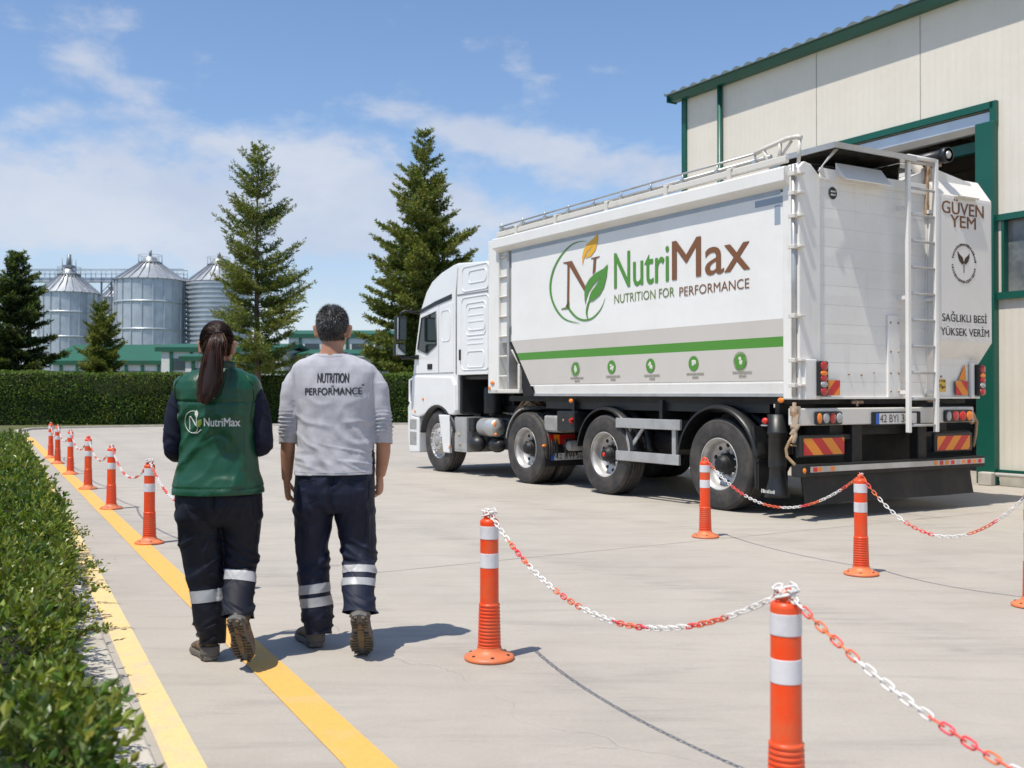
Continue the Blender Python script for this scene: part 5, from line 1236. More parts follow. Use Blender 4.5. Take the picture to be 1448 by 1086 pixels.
class Person:
    def __init__(s, name, label, cpx, Y):
        s.Y = Y; s.X = (cpx - CXP) / FPX * Y
        s.root = thing('person', label, 'person', (s.X, Y, 0))
    def P(s, px, py, dy=0.0):
        Y = s.Y + dy; return Vector(((px - CXP) / FPX * Y - s.X, dy, CAMH - (py - HZ) / FPX * Y))
    def m(s, w, dy=0.0): return w / FPX * (s.Y + dy)       # pixels to metres at this person's distance
def ell(c, a, b, n=28, p=2.0, tilt=0.0):                   # horizontal superellipse ring
    out = []
    for k in range(n):
        t = 2 * math.pi * k / n; ct, st = math.cos(t), math.sin(t)
        x = a * math.copysign(abs(ct) ** (2 / p), ct); y = b * math.copysign(abs(st) ** (2 / p), st)
        out.append(Vector((c[0] + x, c[1] + y, c[2] + tilt * x)))
    return out
def limb(mb, pts, rs, n=16, asp=1.0):
    """tube through points with elliptical radius (side r, depth r*asp), rounded ends"""
    P = [Vector(p) for p in pts]; Q = []; Rr = []
    for i in range(len(P) - 1):
        p0, p1, p2, p3 = P[max(i - 1, 0)], P[i], P[i + 1], P[min(i + 2, len(P) - 1)]
        for k in range(5):
            t = k / 5; Q.append(.5 * ((2 * p1) + (p2 - p0) * t + (2 * p0 - 5 * p1 + 4 * p2 - p3) * t * t + (3 * p1 - p0 - 3 * p2 + p3) * t ** 3)); Rr.append(rs[i] + (rs[i + 1] - rs[i]) * t)
    Q.append(P[-1]); Rr.append(rs[-1]); mb.tube(Q, Rr, n)
    return mb
def union(mb, voxel, smooth=3, fac=.5):
    me = bpy.data.meshes.new('tmp'); me.from_pydata(mb.v, [], mb.f); o = bpy.data.objects.new('tmp', me); COL.objects.link(o)
    bm = bmesh.new(); bm.from_mesh(me); bmesh.ops.recalc_face_normals(bm, faces=bm.faces); bm.to_mesh(me); bm.free()
    r = o.modifiers.new('r', 'REMESH'); r.mode = 'VOXEL'; r.voxel_size = voxel
    sm = o.modifiers.new('s', 'SMOOTH'); sm.factor = fac; sm.iterations = smooth
    dg = bpy.context.evaluated_depsgraph_get(); out = bpy.data.meshes.new_from_object(o.evaluated_get(dg))
    bpy.data.objects.remove(o); bpy.data.meshes.remove(me); return out
def finish(me, name, mats, parent, disp=None, cut=None):
    n = len(me.vertices)
    if disp:
        co = np.empty(n * 3, np.float32); me.vertices.foreach_get('co', co); co = co.reshape(-1, 3)
        nr = np.empty(n * 3, np.float32); me.vertices.foreach_get('normal', nr); nr = nr.reshape(-1, 3)
        d = np.array([disp(co[i], nr[i]) for i in range(n)], np.float32); co = co + nr * d[:, None]; me.vertices.foreach_set('co', co.ravel()); me.update()
    if cut:                                               # open hems: remove what lies beyond each plane
        bm = bmesh.new(); bm.from_mesh(me)
        for (co_, no_) in cut: bmesh.ops.bisect_plane(bm, geom=bm.verts[:] + bm.edges[:] + bm.faces[:], plane_co=co_, plane_no=no_, clear_outer=True)
        bm.to_mesh(me); bm.free()
    me.polygons.foreach_set('use_smooth', [True] * len(me.polygons)); me.materials.clear()
    for m in (mats if isinstance(mats, (list, tuple)) else [mats]): me.materials.append(m)
    me.update(); o = bpy.data.objects.new(name, me); COL.objects.link(o); o.parent = parent; return o
def cut_part(o, pred, co_, no_):
    bm = bmesh.new(); bm.from_mesh(o.data); ge = [f for f in bm.faces if pred(f.calc_center_median())]
    gv = {v for f in ge for v in f.verts}; gd = {e for f in ge for e in f.edges}
    bmesh.ops.bisect_plane(bm, geom=list(gv) + list(gd) + ge, plane_co=co_, plane_no=no_, clear_outer=True); bm.to_mesh(o.data); bm.free(); o.data.update()
def bvh_of(o): me = o.data; return BVHTree.FromPolygons([v.co.copy() for v in me.vertices], [tuple(p.vertices) for p in me.polygons])
def project(bv, p, off=.0015, d=Vector((0, 1, 0))):
    h = bv.ray_cast(Vector(p) - d * 1.0, d, 3.0); return None if h[0] is None else h[0] + h[1] * off
def seam(o, pts, name, m, r=.0016, off=.0005, parent=None, dash=False):
    bv = bvh_of(o); out = []
    for a, b in zip(pts[:-1], pts[1:]):
        a = Vector(a); b = Vector(b); k = max(2, int((b - a).length / .008))
        for i in range(k):
            q = project(bv, a.lerp(b, i / k), off)
            if q is not None: out.append(q)
    if len(out) > 2: return MB().tube(out, r, 5, caps=False).build(name, m, parent or o)
def cloth_text(o, body, org, w, h, m, name='lettering', tilt=0.0, bold=.03, off=.0015):
    vs, fs = text2d(body); me = bpy.data.meshes.new('t'); x0_, x1_ = vs[:, 0].min(), vs[:, 0].max()
    V = []; Fq = []
    for k, (da, db) in enumerate(((0, 0), (-1, 0), (1, 0), (0, .7))):
        Fq += [tuple(i + len(V) for i in f) for f in fs]; V += [((x - x0_) / (x1_ - x0_) * w + da * bold * h, k * 1.0, y / CAPH * h + db * bold * h) for x, y in vs]
    me.from_pydata(V, [], Fq); bm = bmesh.new(); bm.from_mesh(me)
    for it in range(3):
        long = [e for e in bm.edges if e.calc_length() > .012]
        if long: bmesh.ops.subdivide_edges(bm, edges=long, cuts=1); bmesh.ops.triangulate(bm, faces=bm.faces)
    bv = bvh_of(o)
    for v in bm.verts:
        x, z = v.co.x, v.co.z; q = project(bv, (org[0] + x, 0, org[2] + z + tilt * x), off + .0004 * round(v.co.y)); 
        v.co = q if q is not None else Vector((org[0] + x, org[1], org[2] + z))
    bm.to_mesh(me); bm.free(); me.materials.append(m); me.update(); q = bpy.data.objects.new(name, me); COL.objects.link(q); q.parent = o; return q
def cloth_band(o, name, m, lo, hi, xmin, xmax, off=.0025):   # a tape sewn round a leg: the cloth itself between two planes, set proud
    bm = bmesh.new(); bm.from_mesh(o.data)
    big = bm.verts[:] + bm.edges[:] + bm.faces[:]
    for co_, no_ in ((lo[0], -Vector(lo[1])), (hi[0], Vector(hi[1])), (Vector((xmin, 0, 0)), Vector((-1, 0, 0))), (Vector((xmax, 0, 0)), Vector((1, 0, 0)))):
        bmesh.ops.bisect_plane(bm, geom=bm.verts[:] + bm.edges[:] + bm.faces[:], plane_co=co_, plane_no=no_, clear_outer=True)
    bm.normal_update()
    for v in bm.verts: v.co += v.normal * off
    me = bpy.data.meshes.new(name); bm.to_mesh(me); bm.free(); me.polygons.foreach_set('use_smooth', [True] * len(me.polygons)); me.materials.append(m)
    q = bpy.data.objects.new(name, me); COL.objects.link(q); q.parent = o; return q
def nz(x, y, z): return noise.noise((float(x), float(y), float(z)))
def ridge(v): return (1 - abs(v) * 2.2)
def hand(mb, W, dirv, palm_n, thumb_side, curl=.5, s=1.0):
    """palm and five bent fingers from the wrist W along dirv; palm_n points out of the palm"""
    W = Vector(W); d = Vector(dirv).normalized(); n_ = Vector(palm_n).normalized(); n_ = (n_ - d * n_.dot(d)).normalized(); t = Vector(thumb_side).normalized(); t = (t - d * t.dot(d) - n_ * t.dot(n_)).normalized()
    pr = []
    for f, hw, hd in ((-.02, .024, .020), (.0, .026, .019), (.03, .034, .018), (.06, .040, .017), (.085, .040, .015), (.10, .034, .011)):
        c = W + d * f * s; pr.append([c + t * hw * s * math.cos(a) + n_ * hd * s * math.sin(a) for a in [2 * math.pi * k / 14 for k in range(14)]])
    mb.rings(pr, 0, True, True)
    for i, (L, o_) in enumerate(((.074, .029), (.082, .010), (.077, -.010), (.060, -.028))):
        p = W + d * .088 * s + t * o_ * s; a = .12 + .1 * i * curl; pts = [p - d * .02]; rr = [.0095 * s]
        for j, f in enumerate((.45, .30, .25)):
            a += curl * (.55 + .15 * i * .5); dd = d * math.cos(a) + n_ * math.sin(a) + t * (o_ * 1.5); pts.append(pts[-1] + dd * (L * f * s + (.02 if j == 0 else 0))); rr.append((.0090 - .0009 * j - (.0008 if i == 3 else 0)) * s)
        mb.tube(pts, rr, 10); mb.ball(pts[-1], rr[-1] * 1.0, 10, 6)
    p = W + d * .015 * s + t * .022 * s; mb.tube([p, p + (d * .5 + t * .75 + n_ * .35) * .035 * s, p + (d * 1.2 + t * 1.0 + n_ * .7) * .045 * s, p + (d * 1.75 + t * .9 + n_ * 1.0) * .05 * s], [.014 * s, .0125 * s, .0105 * s, .0085 * s], 10)
    mb.ball(p + (d * 1.75 + t * .9 + n_ * 1.0) * .05 * s, .0085 * s, 10, 6)
def head(mb, c, hw, hd, hh, chin_drop=0.0):
    """skull, jaw, nose, brow, ears; the face looks to +y"""
    c = Vector(c); mb.ball(c + Vector((0, -.012, .02)), (hw, hd, hh * .80), 28, 18)
    mb.rings([ell(c + Vector((0, y, z)), a, b, 20) for z, a, b, y in ((.02, hw * .95, hd * .85, .01), (-.04, hw * .90, hd * .78, .02), (-.075, hw * .74, hd * .66, .032), (-.10, hw * .50, hd * .48, .048), (-.112, hw * .25, hd * .25, .06))], 0, True, True)
    f = hd - .012
    mb.tube([c + Vector((0, f - .005, .018)), c + Vector((0, f + .012, -.005)), c + Vector((0, f + .020, -.022)), c + Vector((0, f + .0, -.034))], [.008, .010, .013, .010], 10)
    for s_ in (-1, 1):
        mb.ball(c + Vector((s_ * .030, f - .012, .024)), (.022, .012, .008), 10, 6); mb.ball(c + Vector((s_ * .04, f - .028, -.025)), (.022, .018, .018), 10, 6)
        e = c + Vector((s_ * (hw + .004), -.002, -.008)); mb.rings([[e + Vector((s_ * (x + .011 * (1 if k in (1, 2) else 0)), y_, z)) for k, y_ in enumerate((.012, .004, -.014, -.022))] + [e + Vector((-s_ * .012, -.018, z)), e + Vector((-s_ * .012, .014, z))] for z, x in ((-.033, -.002), (-.025, .002), (-.005, .004), (.015, .010), (.027, .009), (.032, .003))], 0, True, True)
    mb.ball(c + Vector((0, f + .002, -.056)), (.024, .010, .006), 12, 6); mb.ball(c + Vector((0, f - .001, -.064)), (.020, .010, .006), 12, 6); mb.ball(c + Vector((0, f - .008, -.092)), (.018, .014, .014), 12, 6)
def boot(root, heel, toe_dir, pitch, collar=True, label=None, lean=0.0, sc=1.0, shaft=.16, roll=0.0):
    """heel = the point of the sole at the back; pitch lifts the heel (radians)"""
    e = bpy.data.objects.new('boot', None); COL.objects.link(e); e.parent = root; e.empty_display_size = .1
    td = math.atan2(toe_dir[1], toe_dir[0]); e.location = heel
    M_ = Matrix.Rotation(td, 4, 'Z') @ Matrix.Rotation(pitch, 4, 'Y') @ Matrix.Rotation(roll, 4, 'X'); e.rotation_euler = M_.to_euler(); e.scale = (sc, sc * 1.22, sc)
    def outline(k=1.0, g_=0.0):
        P = [(0.0, 0), (.012, .028), (.05, .036), (.10, .033), (.15, .038), (.20, .048), (.245, .046), (.28, .032), (.298, .010)]
        Q = [(.298, -.006), (.275, -.034), (.235, -.046), (.19, -.046), (.14, -.035), (.09, -.031), (.05, -.034), (.012, -.027)]
        return [((x - .15) * (k) + .15 + g_, y * k) for x, y in P + Q]
    up = MB(); 
    for (x, hw, z1) in (): pass
    secs = [(.006, .024, .105 if collar else .062), (.03, .036, .125 if collar else .078), (.07, .038, .130 if collar else .100), (.11, .036, .125 if collar else .118), (.15, .039, .105), (.19, .045, .088), (.235, .045, .076), (.27, .035, .064), (.292, .014, .046)]
    rings = []
    for x, hw, z1 in secs:
        rings.append([Vector((x, hw * math.copysign(abs(math.cos(t)) ** .75, math.cos(t)) * (1 - .25 * max(0, math.sin(t))), .030 + (z1 - .030) * (.5 + .5 * math.sin(t)))) for t in [2 * math.pi * k / 20 for k in range(20)]])
    up.rings(rings, 0, True, True)
    if collar: up.rings([[Vector((.058 + ax * math.cos(t) - k * .0, ay * math.sin(t), z)) for t in [2 * math.pi * q / 20 for q in range(20)]] for k, (z, ax, ay) in enumerate(((.06, .052, .035), (.10, .054, .040), (.14, .052, .041), (shaft, .054, .043)))], 0, True, True)
    else: up.rings([[Vector((.075 + ax * math.cos(t), ay * math.sin(t), z)) for t in [2 * math.pi * q / 20 for q in range(20)]] for z, ax, ay in ((.05, .052, .030), (.09, .050, .032), (.13, .044, .032), (.17, .036, .030))], 0, True, True)
    me = union(up, .006, 2); finish(me, 'upper', M_boot, e, lambda p, n_: .0025 * nz(p[0] * 30, p[1] * 30, p[2] * 30))
    hc = MB(); hc.rings([[Vector((.052 - .058 * math.cos(t), .0455 * math.sin(t), z)) for t in [R(a) for a in range(-70, 71, 14)]] + [Vector((.052 - .050 * math.cos(t), .038 * math.sin(t), z)) for t in [R(a) for a in range(70, -71, -14)]] for z in ((.028, .05, .075, .085) if collar else (.028, .040, .048, .052))], 0, True, True); hc.build('heel_counter', M_bootg, e)
    ft = MB(); ft.tube([(.058 + .058 * math.cos(t), .047 * math.sin(t), shaft - .01) for t in [2 * math.pi * q / 20 for q in range(21)]], .010, 8, caps=False)
    if collar: ft.build('padded_collar', M_bootg, e)
    so_ = MB(); o1 = outline(1.03); o2 = outline(1.06); so_.rings([[Vector((x, y, .010)) for x, y in outline(1.0)], [Vector((x, y, .013)) for x, y in o2], [Vector((x, y, .030)) for x, y in o2], [Vector((x, y, .040)) for x, y in outline(1.0)]], 0, False, True)
    s2 = so_.build('sole', M_bootg, e, bevel=.002)
    tr = MB(); ol = outline(1.0)
    for x0_, x1_, step in ((.004, .085, .019), (.125, .295, .0205)):
        x = x0_
        while x < x1_:
            hw = .030 if x < .09 else (.040 if .16 < x < .26 else .030)
            if x > .275: hw = .020
            if x < .02: hw = .020
            for s_ in (-1, 1): tr.prism([(x, s_ * hw * 1.08), (x + step * .68, s_ * hw * 1.1), (x + step * .50, s_ * hw * .45), (x - step * .10, s_ * hw * .42)], 'z', -.001, .011)
            x += step
    tr.build('tread', M_sole, s2, bevel=.0015)
    ce = MB(); ce.rings([[Vector((.15 + a * math.cos(t), b * math.sin(t), z)) for t in [2 * math.pi * q / 16 for q in range(16)]] for z, a, b in ((.011, .105, .016), (.004, .10, .014))], 0, False, True); ce.prism([(.10, -.012), (.15, -.014), (.19, -.012), (.19, .012), (.15, .014), (.10, .012)], 'z', .001, .006)
    ce.build('sole_centre', M_solec, s2)
    return e
def strands(paths, widths, name, mats, parent, mi):
    """paths (N,K,3) tapered ribbons facing roughly backwards with random roll"""
    P = np.asarray(paths); N, K, _ = P.shape; T = norm(np.gradient(P, axis=1)); rr = norm(rng.normal(size=(N, 1, 3)) * .6 + np.array([1.0, 0, 0])); sd = norm(np.cross(T, np.cross(rr, T)))
    tp = (1 - np.linspace(0, 1, K) ** 2 * .85)[None, :, None] * np.asarray(widths)[:, None, None] / 2
    A = P + sd * tp; B = P - sd * tp; V = np.stack([A, B], 2).reshape(-1, 3)
    i = (np.arange(N) * K * 2)[:, None] + (np.arange(K - 1) * 2)[None, :]; F = np.stack([i, i + 1, i + 3, i + 2], -1).reshape(-1, 4)
    return fast_mesh(name, V, F, mats, np.repeat(np.asarray(mi), K - 1), smooth=True, parent=parent)

# ----------------------------------------------------------------- the man
man = Person('man', 'man seen from behind in a light grey long-sleeved shirt and navy work trousers, walking', 474, 5.43)
P = man.P; rt = man.root; mm = man.m
HC = P(470.5, 466) + Vector((0, .0, 0))
bd = MB(); head(bd, HC, .078, .098, .125)
bd.rings([ell(HC + Vector((0, y, z)), a, b, 20) for z, a, b, y in ((-.03, .052, .052, -.02), (-.08, .054, .055, -.022), (-.115, .060, .060, -.024), (-.15, .085, .07, -.02), (-.18, .12, .08, -.01))], 0, True, True)
bd.rings([ell(P(cx_, y, 0) , mm(w_), d_, 24) for y, cx_, w_, d_ in ((512, 472, 40, .06), (525, 473, 50, .08), (560, 474, 48, .095), (610, 475, 42, .09), (660, 474, 46, .10), (700, 474, 48, .11), (722, 474, 44, .09))], 0, True, True)
# arms down to the wrists, hands lightly curled
limb(bd, [P(428, 533), P(414, 570, .0), P(409, 605, .0), P(407, 640, .03), P(406, 678, .055)], [.036, .042, .037, .038, .026])
hand(bd, P(406, 680, .057), (0.02, .22, -1), (1, .25, .1), (.25, 1, 0), .55)
limb(bd, [P(518, 533), P(535, 570, .0), P(541, 605, .0), P(542, 640, .04), P(538, 672, .09)], [.036, .042, .037, .038, .026])
hand(bd, P(537, 674, .092), (-.02, .32, -.95), (-1, .2, .1), (-.25, 1, 0), .55, .97)
limb(bd, [P(445, 690), P(443, 760, .02), P(444, 800, .02), P(449, 850, .01), P(449, 890, 0.0)], [.085, .065, .05, .045, .035])
limb(bd, [P(502, 690), P(506, 760, .03), P(508, 795, .02), P(508, 835, -.10), P(508, 862, -.17)], [.08, .06, .045, .038, .03])
me = union(bd, .0048, 2, .45); body_m = finish(me, 'body', M_skin, rt)
b = MB()
for s_ in (-1, 1): b.ball(HC + Vector((s_ * .030, .077, .008)), .0125, 12, 8)
b.build('eyes', M_eye, rt)
# shirt
sh = MB()
secs = [(494, 471.5, 17.5, .060, -.022), (499, 471.5, 19.5, .062, -.02), (504, 471, 33, .074, -.012), (509.5, 471, 46, .086, -.008), (517, 472, 57, .100, -.004), (527, 473.5, 62, .112, 0), (545, 474, 60, .125, 0), (570, 474, 56.5, .128, 0), (600, 475, 52.5, .122, 0), (640, 474.5, 54, .127, 0), (668, 473.5, 57, .135, 0), (675, 473.5, 57, .135, 0)]
sh.rings([ell(P(cx_, y) + Vector((0, dy, 0)), mm(w_), d_, 36, 2.35) for y, cx_, w_, d_, dy in secs], 0, True, True)
limb(sh, [P(430, 527), P(415, 544), P(411, 570), P(409, 592, 0), P(407.5, 612, .005), P(406.5, 632, .02)], [.050, .058, .0565, .0535, .051, .0475])
limb(sh, [P(517, 527), P(532, 544), P(536.5, 570), P(540, 592, 0), P(542, 612, .01), P(543, 632, .025)], [.050, .058, .0565, .0535, .051, .0475])
me = union(sh, .0065, 9, .55)
z_el = P(407, 600).z; z_cuff = P(407, 617).z; zsh = P(0, 520).z
def d_shirt(p, n_):
    x, y, z = p; d = 0.0
    arm = abs(x) > mm(57) and z < P(0, 540).z
    if arm:
        k = math.exp(-((z - z_el) / .055) ** 2); d += .0065 * k * math.sin(z * 330 + 2.2 * nz(x * 14, y * 14, z * 6) + (3 if x > 0 else 0) + y * 12) + .006 * k * nz(x * 30, y * 25, z * 60)
        d += .004 * nz(x * 16, y * 16, z * 22)
        if z < z_cuff: d = .0015 * nz(x * 20, y * 20, z * 20) - .002
    else:
        lowk = max(0, min(1, (zsh - .10 - z) / .25))
        u = z * 1.0 + x * .55; d += .0135 * lowk * max(0, ridge(nz(x * 7 + z * 4.5, y * 3, z * 2.2 + 4)) - .35) 
        d += .012 * lowk * max(0, ridge(nz(x * 5 - z * 6, y * 2, u * 7 + 9)) - .45)
        d += .006 * (1 - lowk) * nz(x * 9, y * 5, z * 5 + 2) + .0035 * nz(x * 18, y * 9, z * 16)
        d += .016 * max(0, ridge(nz(x * 3.0, 1.3, z * 17 + x * 5)) - .55) * math.exp(-((z - P(0, 645).z) / .06) ** 2)
        wz = P(0, 600).z; d -= .004 * math.exp(-((abs(x) - mm(47)) / .03) ** 2) * math.exp(-((z - wz) / .2) ** 2)
    return d
cuts = [(P(474, 669.5), (0.012, 0, -1)), (P(472, 498.5), (0, -.12, 1))]
shirt = finish(me, 'shirt', M_shirt, rt, d_shirt, cuts[:2])
# cuffs cut by planes at the sleeve ends only
bm = bmesh.new(); bm.from_mesh(shirt.data)
for s_, cp in ((-1, P(406.5, 627, .01)), (1, P(543, 627, .01))):
    ge = [f for f in bm.faces if f.calc_center_median().x * s_ > mm(56.5) - .004 and f.calc_center_median().z < P(0, 600).z]
    gv = {v for f in ge for v in f.verts}; gedge = {e for f in ge for e in f.edges}
    bmesh.ops.bisect_plane(bm, geom=list(gv) + list(gedge) + ge, plane_co=cp, plane_no=(0, -.15, -1), clear_outer=True)
bm.to_mesh(shirt.data); bm.free(); shirt.data.update()
for nm, mmo in (('shirt', shirt),):
    sd_ = mmo.modifiers.new('thickness', 'SOLIDIFY'); sd_.thickness = .003; sd_.offset = -1
def _x(): pass
def hpts(pyv, x0_, x1_, bend=0.0): return [P(x0_ + (x1_ - x0_) * t, pyv + bend * math.sin(math.pi * t)) for t in (0, .25, .5, .75, 1)]
M_sseam = mat('grey_shirt_seam', (.36, .36, .39), .9)
seam(shirt, hpts(665.0, 419, 527, 1.0), 'hem_stitching', M_sseam, .0009)
seam(shirt, hpts(503.5, 453, 490, 2), 'neck_seam', M_sseam, .0012)
seam(shirt, [P(421, 512), P(419, 530), P(421, 548), P(425, 566)], 'armhole_seam', M_sseam, .0011); seam(shirt, [P(526, 512), P(529, 530), P(527, 548), P(523, 566)], 'armhole_seam', M_sseam, .0011)
CB = P(0, 0, -.13)
cloth_text(shirt, 'NUTRITION', P(455, 541.5), mm(43), mm(13), M_ink, tilt=0.0)
cloth_text(shirt, 'PERFORMANCE', P(437.5, 558.5), mm(78), mm(9.3), M_ink, tilt=.012)
cloth_text(shirt, 'of', P(474, 547), mm(4), mm(2.4), M_ink)
cloth_text(shirt, '®', P(515.5, 546), mm(3.2), mm(2.6), M_ink)
# trousers
def trousers(Pn, hips, L, Rr, depthL, depthR, voxel=.0065):
    t = MB()
    t.rings([ell(Pn(cx_, y), w_ / FPX * 5.43, d_, 32, 2.2) for y, cx_, w_, d_ in hips], 0, True, True)
    for S_, D_ in ((L, depthL), (Rr, depthR)):
        t.rings([ell(Pn(cx_, y, dy), w_ / FPX * (5.4 + dy), d_, 24, 2.15) for (y, cx_, w_), (dy, d_) in zip(S_, D_)], 0, True, True)
    return union(t, voxel, 4)
mL = [(690, 444.5, 28), (715, 444.5, 28), (740, 443, 25.5), (765, 442, 22.5), (800, 442.5, 20.5), (830, 445.5, 21.5), (860, 448.5, 21.5), (880, 449, 20), (890, 449, 18.5), (899, 449, 17)]
mR = [(690, 502.5, 28), (715, 502.5, 28), (740, 504, 27), (765, 506.5, 26), (790, 508.5, 23), (815, 508, 22), (840, 508, 22), (858, 509.5, 22.5), (872, 509.5, 23), (881, 509, 22)]
me = trousers(P, [(655, 473.5, 54, .118), (675, 473.5, 56, .128), (695, 473.5, 57, .135), (712, 473.5, 56.5, .125), (722, 473.5, 52, .09)], mL, mR,
              [(0, .115), (0, .115), (.01, .10), (.01, .088), (.02, .080), (.01, .082), (0, .080), (0, .075), (0, .07), (0, .066)],
              [(0, .115), (.01, .115), (.02, .105), (.03, .095), (.01, .088), (-.07, .088), (-.14, .093), (-.205, .102), (-.245, .104), (-.26, .10)])
def folds(kneeL, kneeR, ankL, ankR, P_, strong=1.0):
    zk = (P_(0, kneeL).z, P_(0, kneeR).z); za = (P_(0, ankL).z, P_(0, ankR, -.18).z)
    def f(p, n_):
        x, y, z = p; i = 0 if x < 0 else 1; d = 0.0
        kk = math.exp(-((z - zk[i]) / .10) ** 2); ka = math.exp(-((z - za[i]) / .075) ** 2)
        s_ = 1 if i else -1
        d += .020 * kk * max(0, ridge(nz(x * 4, y * 4 + i * 7, z * 15 + s_ * x * 10)) - .45)
        d += .019 * ka * (max(0, ridge(nz(x * 5 + 3, y * 5, z * 22 + s_ * x * 12)) - .35) - .12)
        d += .016 * max(0, ridge(nz(x * 7 + 5, y * 5, z * 4.5 + i * 3)) - .5) + .004 * nz(x * 14, y * 12, z * 12)
        d += .010 * math.exp(-((z - P_(0, 725).z) / .06) ** 2) * max(0, ridge(nz(x * 5 + 1, 2, z * 12 - s_ * x * 18)) - .5)
        d -= .014 * math.exp(-(x / .012) ** 2) * max(0, min(1, (z - P_(0, 722).z) / .04))
        return d * strong
    return f
tm = finish(me, 'trousers', M_trm, rt, folds(795, 785, 880, 862, P), [(P(449, 896), (.05, -.2, -1))] )
cut_part(tm, lambda c: c.x > .03 and c.z < .40, (0, -.30, .264), (0, -.35, -.94))
def pl_(px, py, dy, sl=0.0, fw=0.0): return (P(px, py, dy), Vector((sl, fw, 1)).normalized())
cloth_band(tm, 'reflective_band', M_refl, pl_(446, 837.5, 0, -.12, .10), pl_(446, 824.5, 0, -.12, .10), -.5, .0)
cloth_band(tm, 'reflective_band', M_refl, pl_(448, 856, 0, -.12, .10), pl_(448, 843, 0, -.12, .10), -.5, .0)
cloth_band(tm, 'reflective_band', M_refl, pl_(508, 809, -.11, 0, .32), pl_(508, 797.5, -.11, 0, .32), .0, .5)
cloth_band(tm, 'reflective_band', M_refl, pl_(508, 826.5, -.17, 0, .32), pl_(508, 815, -.17, 0, .32), .0, .5)
M_tseam = mat('navy_seam', (.004, .005, .012), .9)
seam(tm, [P(473, 672), P(473, 695), P(472.5, 712)], 'seat_seam', M_tseam, .0016)
for x0_, x1_ in ((424, 456), (497, 527)):
    seam(tm, [P(x0_ + 1, 676), P((x0_ + x1_) / 2, 677.5), P(x1_ - 1, 675)], 'pocket_seam', M_tseam, .0018)
    seam(tm, [P(x0_ + 2, 677), P(x0_ + 4, 704), P((x0_ + x1_) / 2, 709), P(x1_ - 3, 703), P(x1_ - 2, 676)], 'pocket_seam', M_tseam, .0011)
seam(tm, [P(424, 714), P(431, 717), P(430, 740), P(434, 762)], 'cargo_pocket_seam', M_tseam, .0018); seam(tm, [P(524, 720), P(521, 722), P(520, 745), P(517, 770)], 'cargo_pocket_seam', M_tseam, .0018)
# boots
hl = P(449, 916, .0); boot(rt, (hl.x, .0, .0), (-.42, .9), 0.0, shaft=.15)
pit = math.atan2(.252, .17); toe = P(507, 927, -.15)
boot(rt, (508 / FPX * 5.09 - CXP / FPX * 5.09 - man.X, -.335, .236), (-.05, 1), .90, collar=False, shaft=.12)
# hair
def scalp(HC_, hw, hd, hh, n, keep):
    out = []
    while len(out) < n:
        v = Vector((rnd.gauss(0, 1), rnd.gauss(0, 1), rnd.gauss(0, 1))).normalized(); p = Vector((v.x * hw, v.y * hd, v.z * hh))
        if keep(p): out.append((HC_ + Vector((0, -.012, .02)) + p, v))
    return out
def keep_m(p): 
    if p.z > .035 and p.y < .075: return True
    if p.y > .045 - .0 and p.z < .035: return False
    if abs(p.x) > .066 and p.y > -.035 and p.z < -.010: return False
    return p.z > -.082 + .02 * (abs(p.x) / .07) ** 2 and p.y < .05
hc = MB(); hc.ball(HC + Vector((0, -.013, .022)), (.0815, .101, .1035), 32, 22)
me = union(hc, .006, 1); hcap = finish(me, 'hair', M_hairm, rt, lambda p, n_: .003 * nz(p[0] * 60, p[1] * 60, p[2] * 30) - (.010 if p[2] < HC.z - .02 else 0), [(HC + Vector((0, .05, -.0)), (0, 1, -.45)), (HC + Vector((0, -.02, -.052)), (0, .42, -1))])
pts = scalp(HC, .080, .099, .1015, 8500, keep_m); crown = HC + Vector((.008, -.055, .105)); paths = []; mi = []; wd = []
for p, v in pts:
    t = (p - crown); t = (t - v * t.dot(v)); t = t.normalized() if t.length > 1e-4 else Vector((0, -1, 0)); top = max(0, p.z - HC.z) / .12
    if p.z < HC.z + .03: t = (t * .5 + Vector((0, -.05, -1)) * .8).normalized()
    L = (.017 + .016 * top) * rnd.uniform(.6, 1.2); d = (t * .85 + v * (.16 + .30 * top) + Vector((rnd.gauss(0, .16), rnd.gauss(0, .16), rnd.gauss(0, .16)))).normalized()
    q = p - v * .002; paths.append([q, q + d * L * .5, q + d * L - v * L * .12]); wd.append(.0018); side_ = min(1, max(0, abs(p.x) / .08 * 1.1 - .15 - top * .35)) * .75 + .12
    if p.z < HC.z - .03: side_ = max(side_, .28)
    mi.append(1 if rnd.random() < side_ * .8 else 0)
strands([[tuple(a) for a in q] for q in paths], wd, 'hair_strands', [M_hairm, M_hairg], hcap, mi)

# ----------------------------------------------------------------- the woman
wom = Person('woman', 'woman with a long brown ponytail seen from behind in a green padded vest, walking', 312, 5.2)
P = wom.P; rt = wom.root; mm = wom.m
HC = P(307.5, 489)
bd = MB(); head(bd, HC, .074, .094, .118)
bd.rings([ell(HC + Vector((0, y, z)), a, b, 20) for z, a, b, y in ((-.03, .045, .046, -.02), (-.08, .046, .048, -.022), (-.12, .052, .054, -.02), (-.15, .08, .062, -.015), (-.18, .11, .07, -.01))], 0, True, True)
bd.rings([ell(P(cx_, y), mm(w_), d_, 24) for y, cx_, w_, d_ in ((537, 309, 34, .06), (550, 309, 44, .085), (590, 309.5, 40, .09), (640, 309, 40, .09), (690, 309.5, 48, .11), (725, 310, 46, .10), (742, 310, 40, .08))], 0, True, True)
limb(bd, [P(262, 550), P(250, 590), P(249, 628, .0), P(262, 634, .14), P(285, 628, .24)], [.042, .036, .034, .032, .024])
hand(bd, P(287, 627.5, .25), (.9, .35, .1), (0, -.2, 1), (-.3, 1, 0), .7, .9)
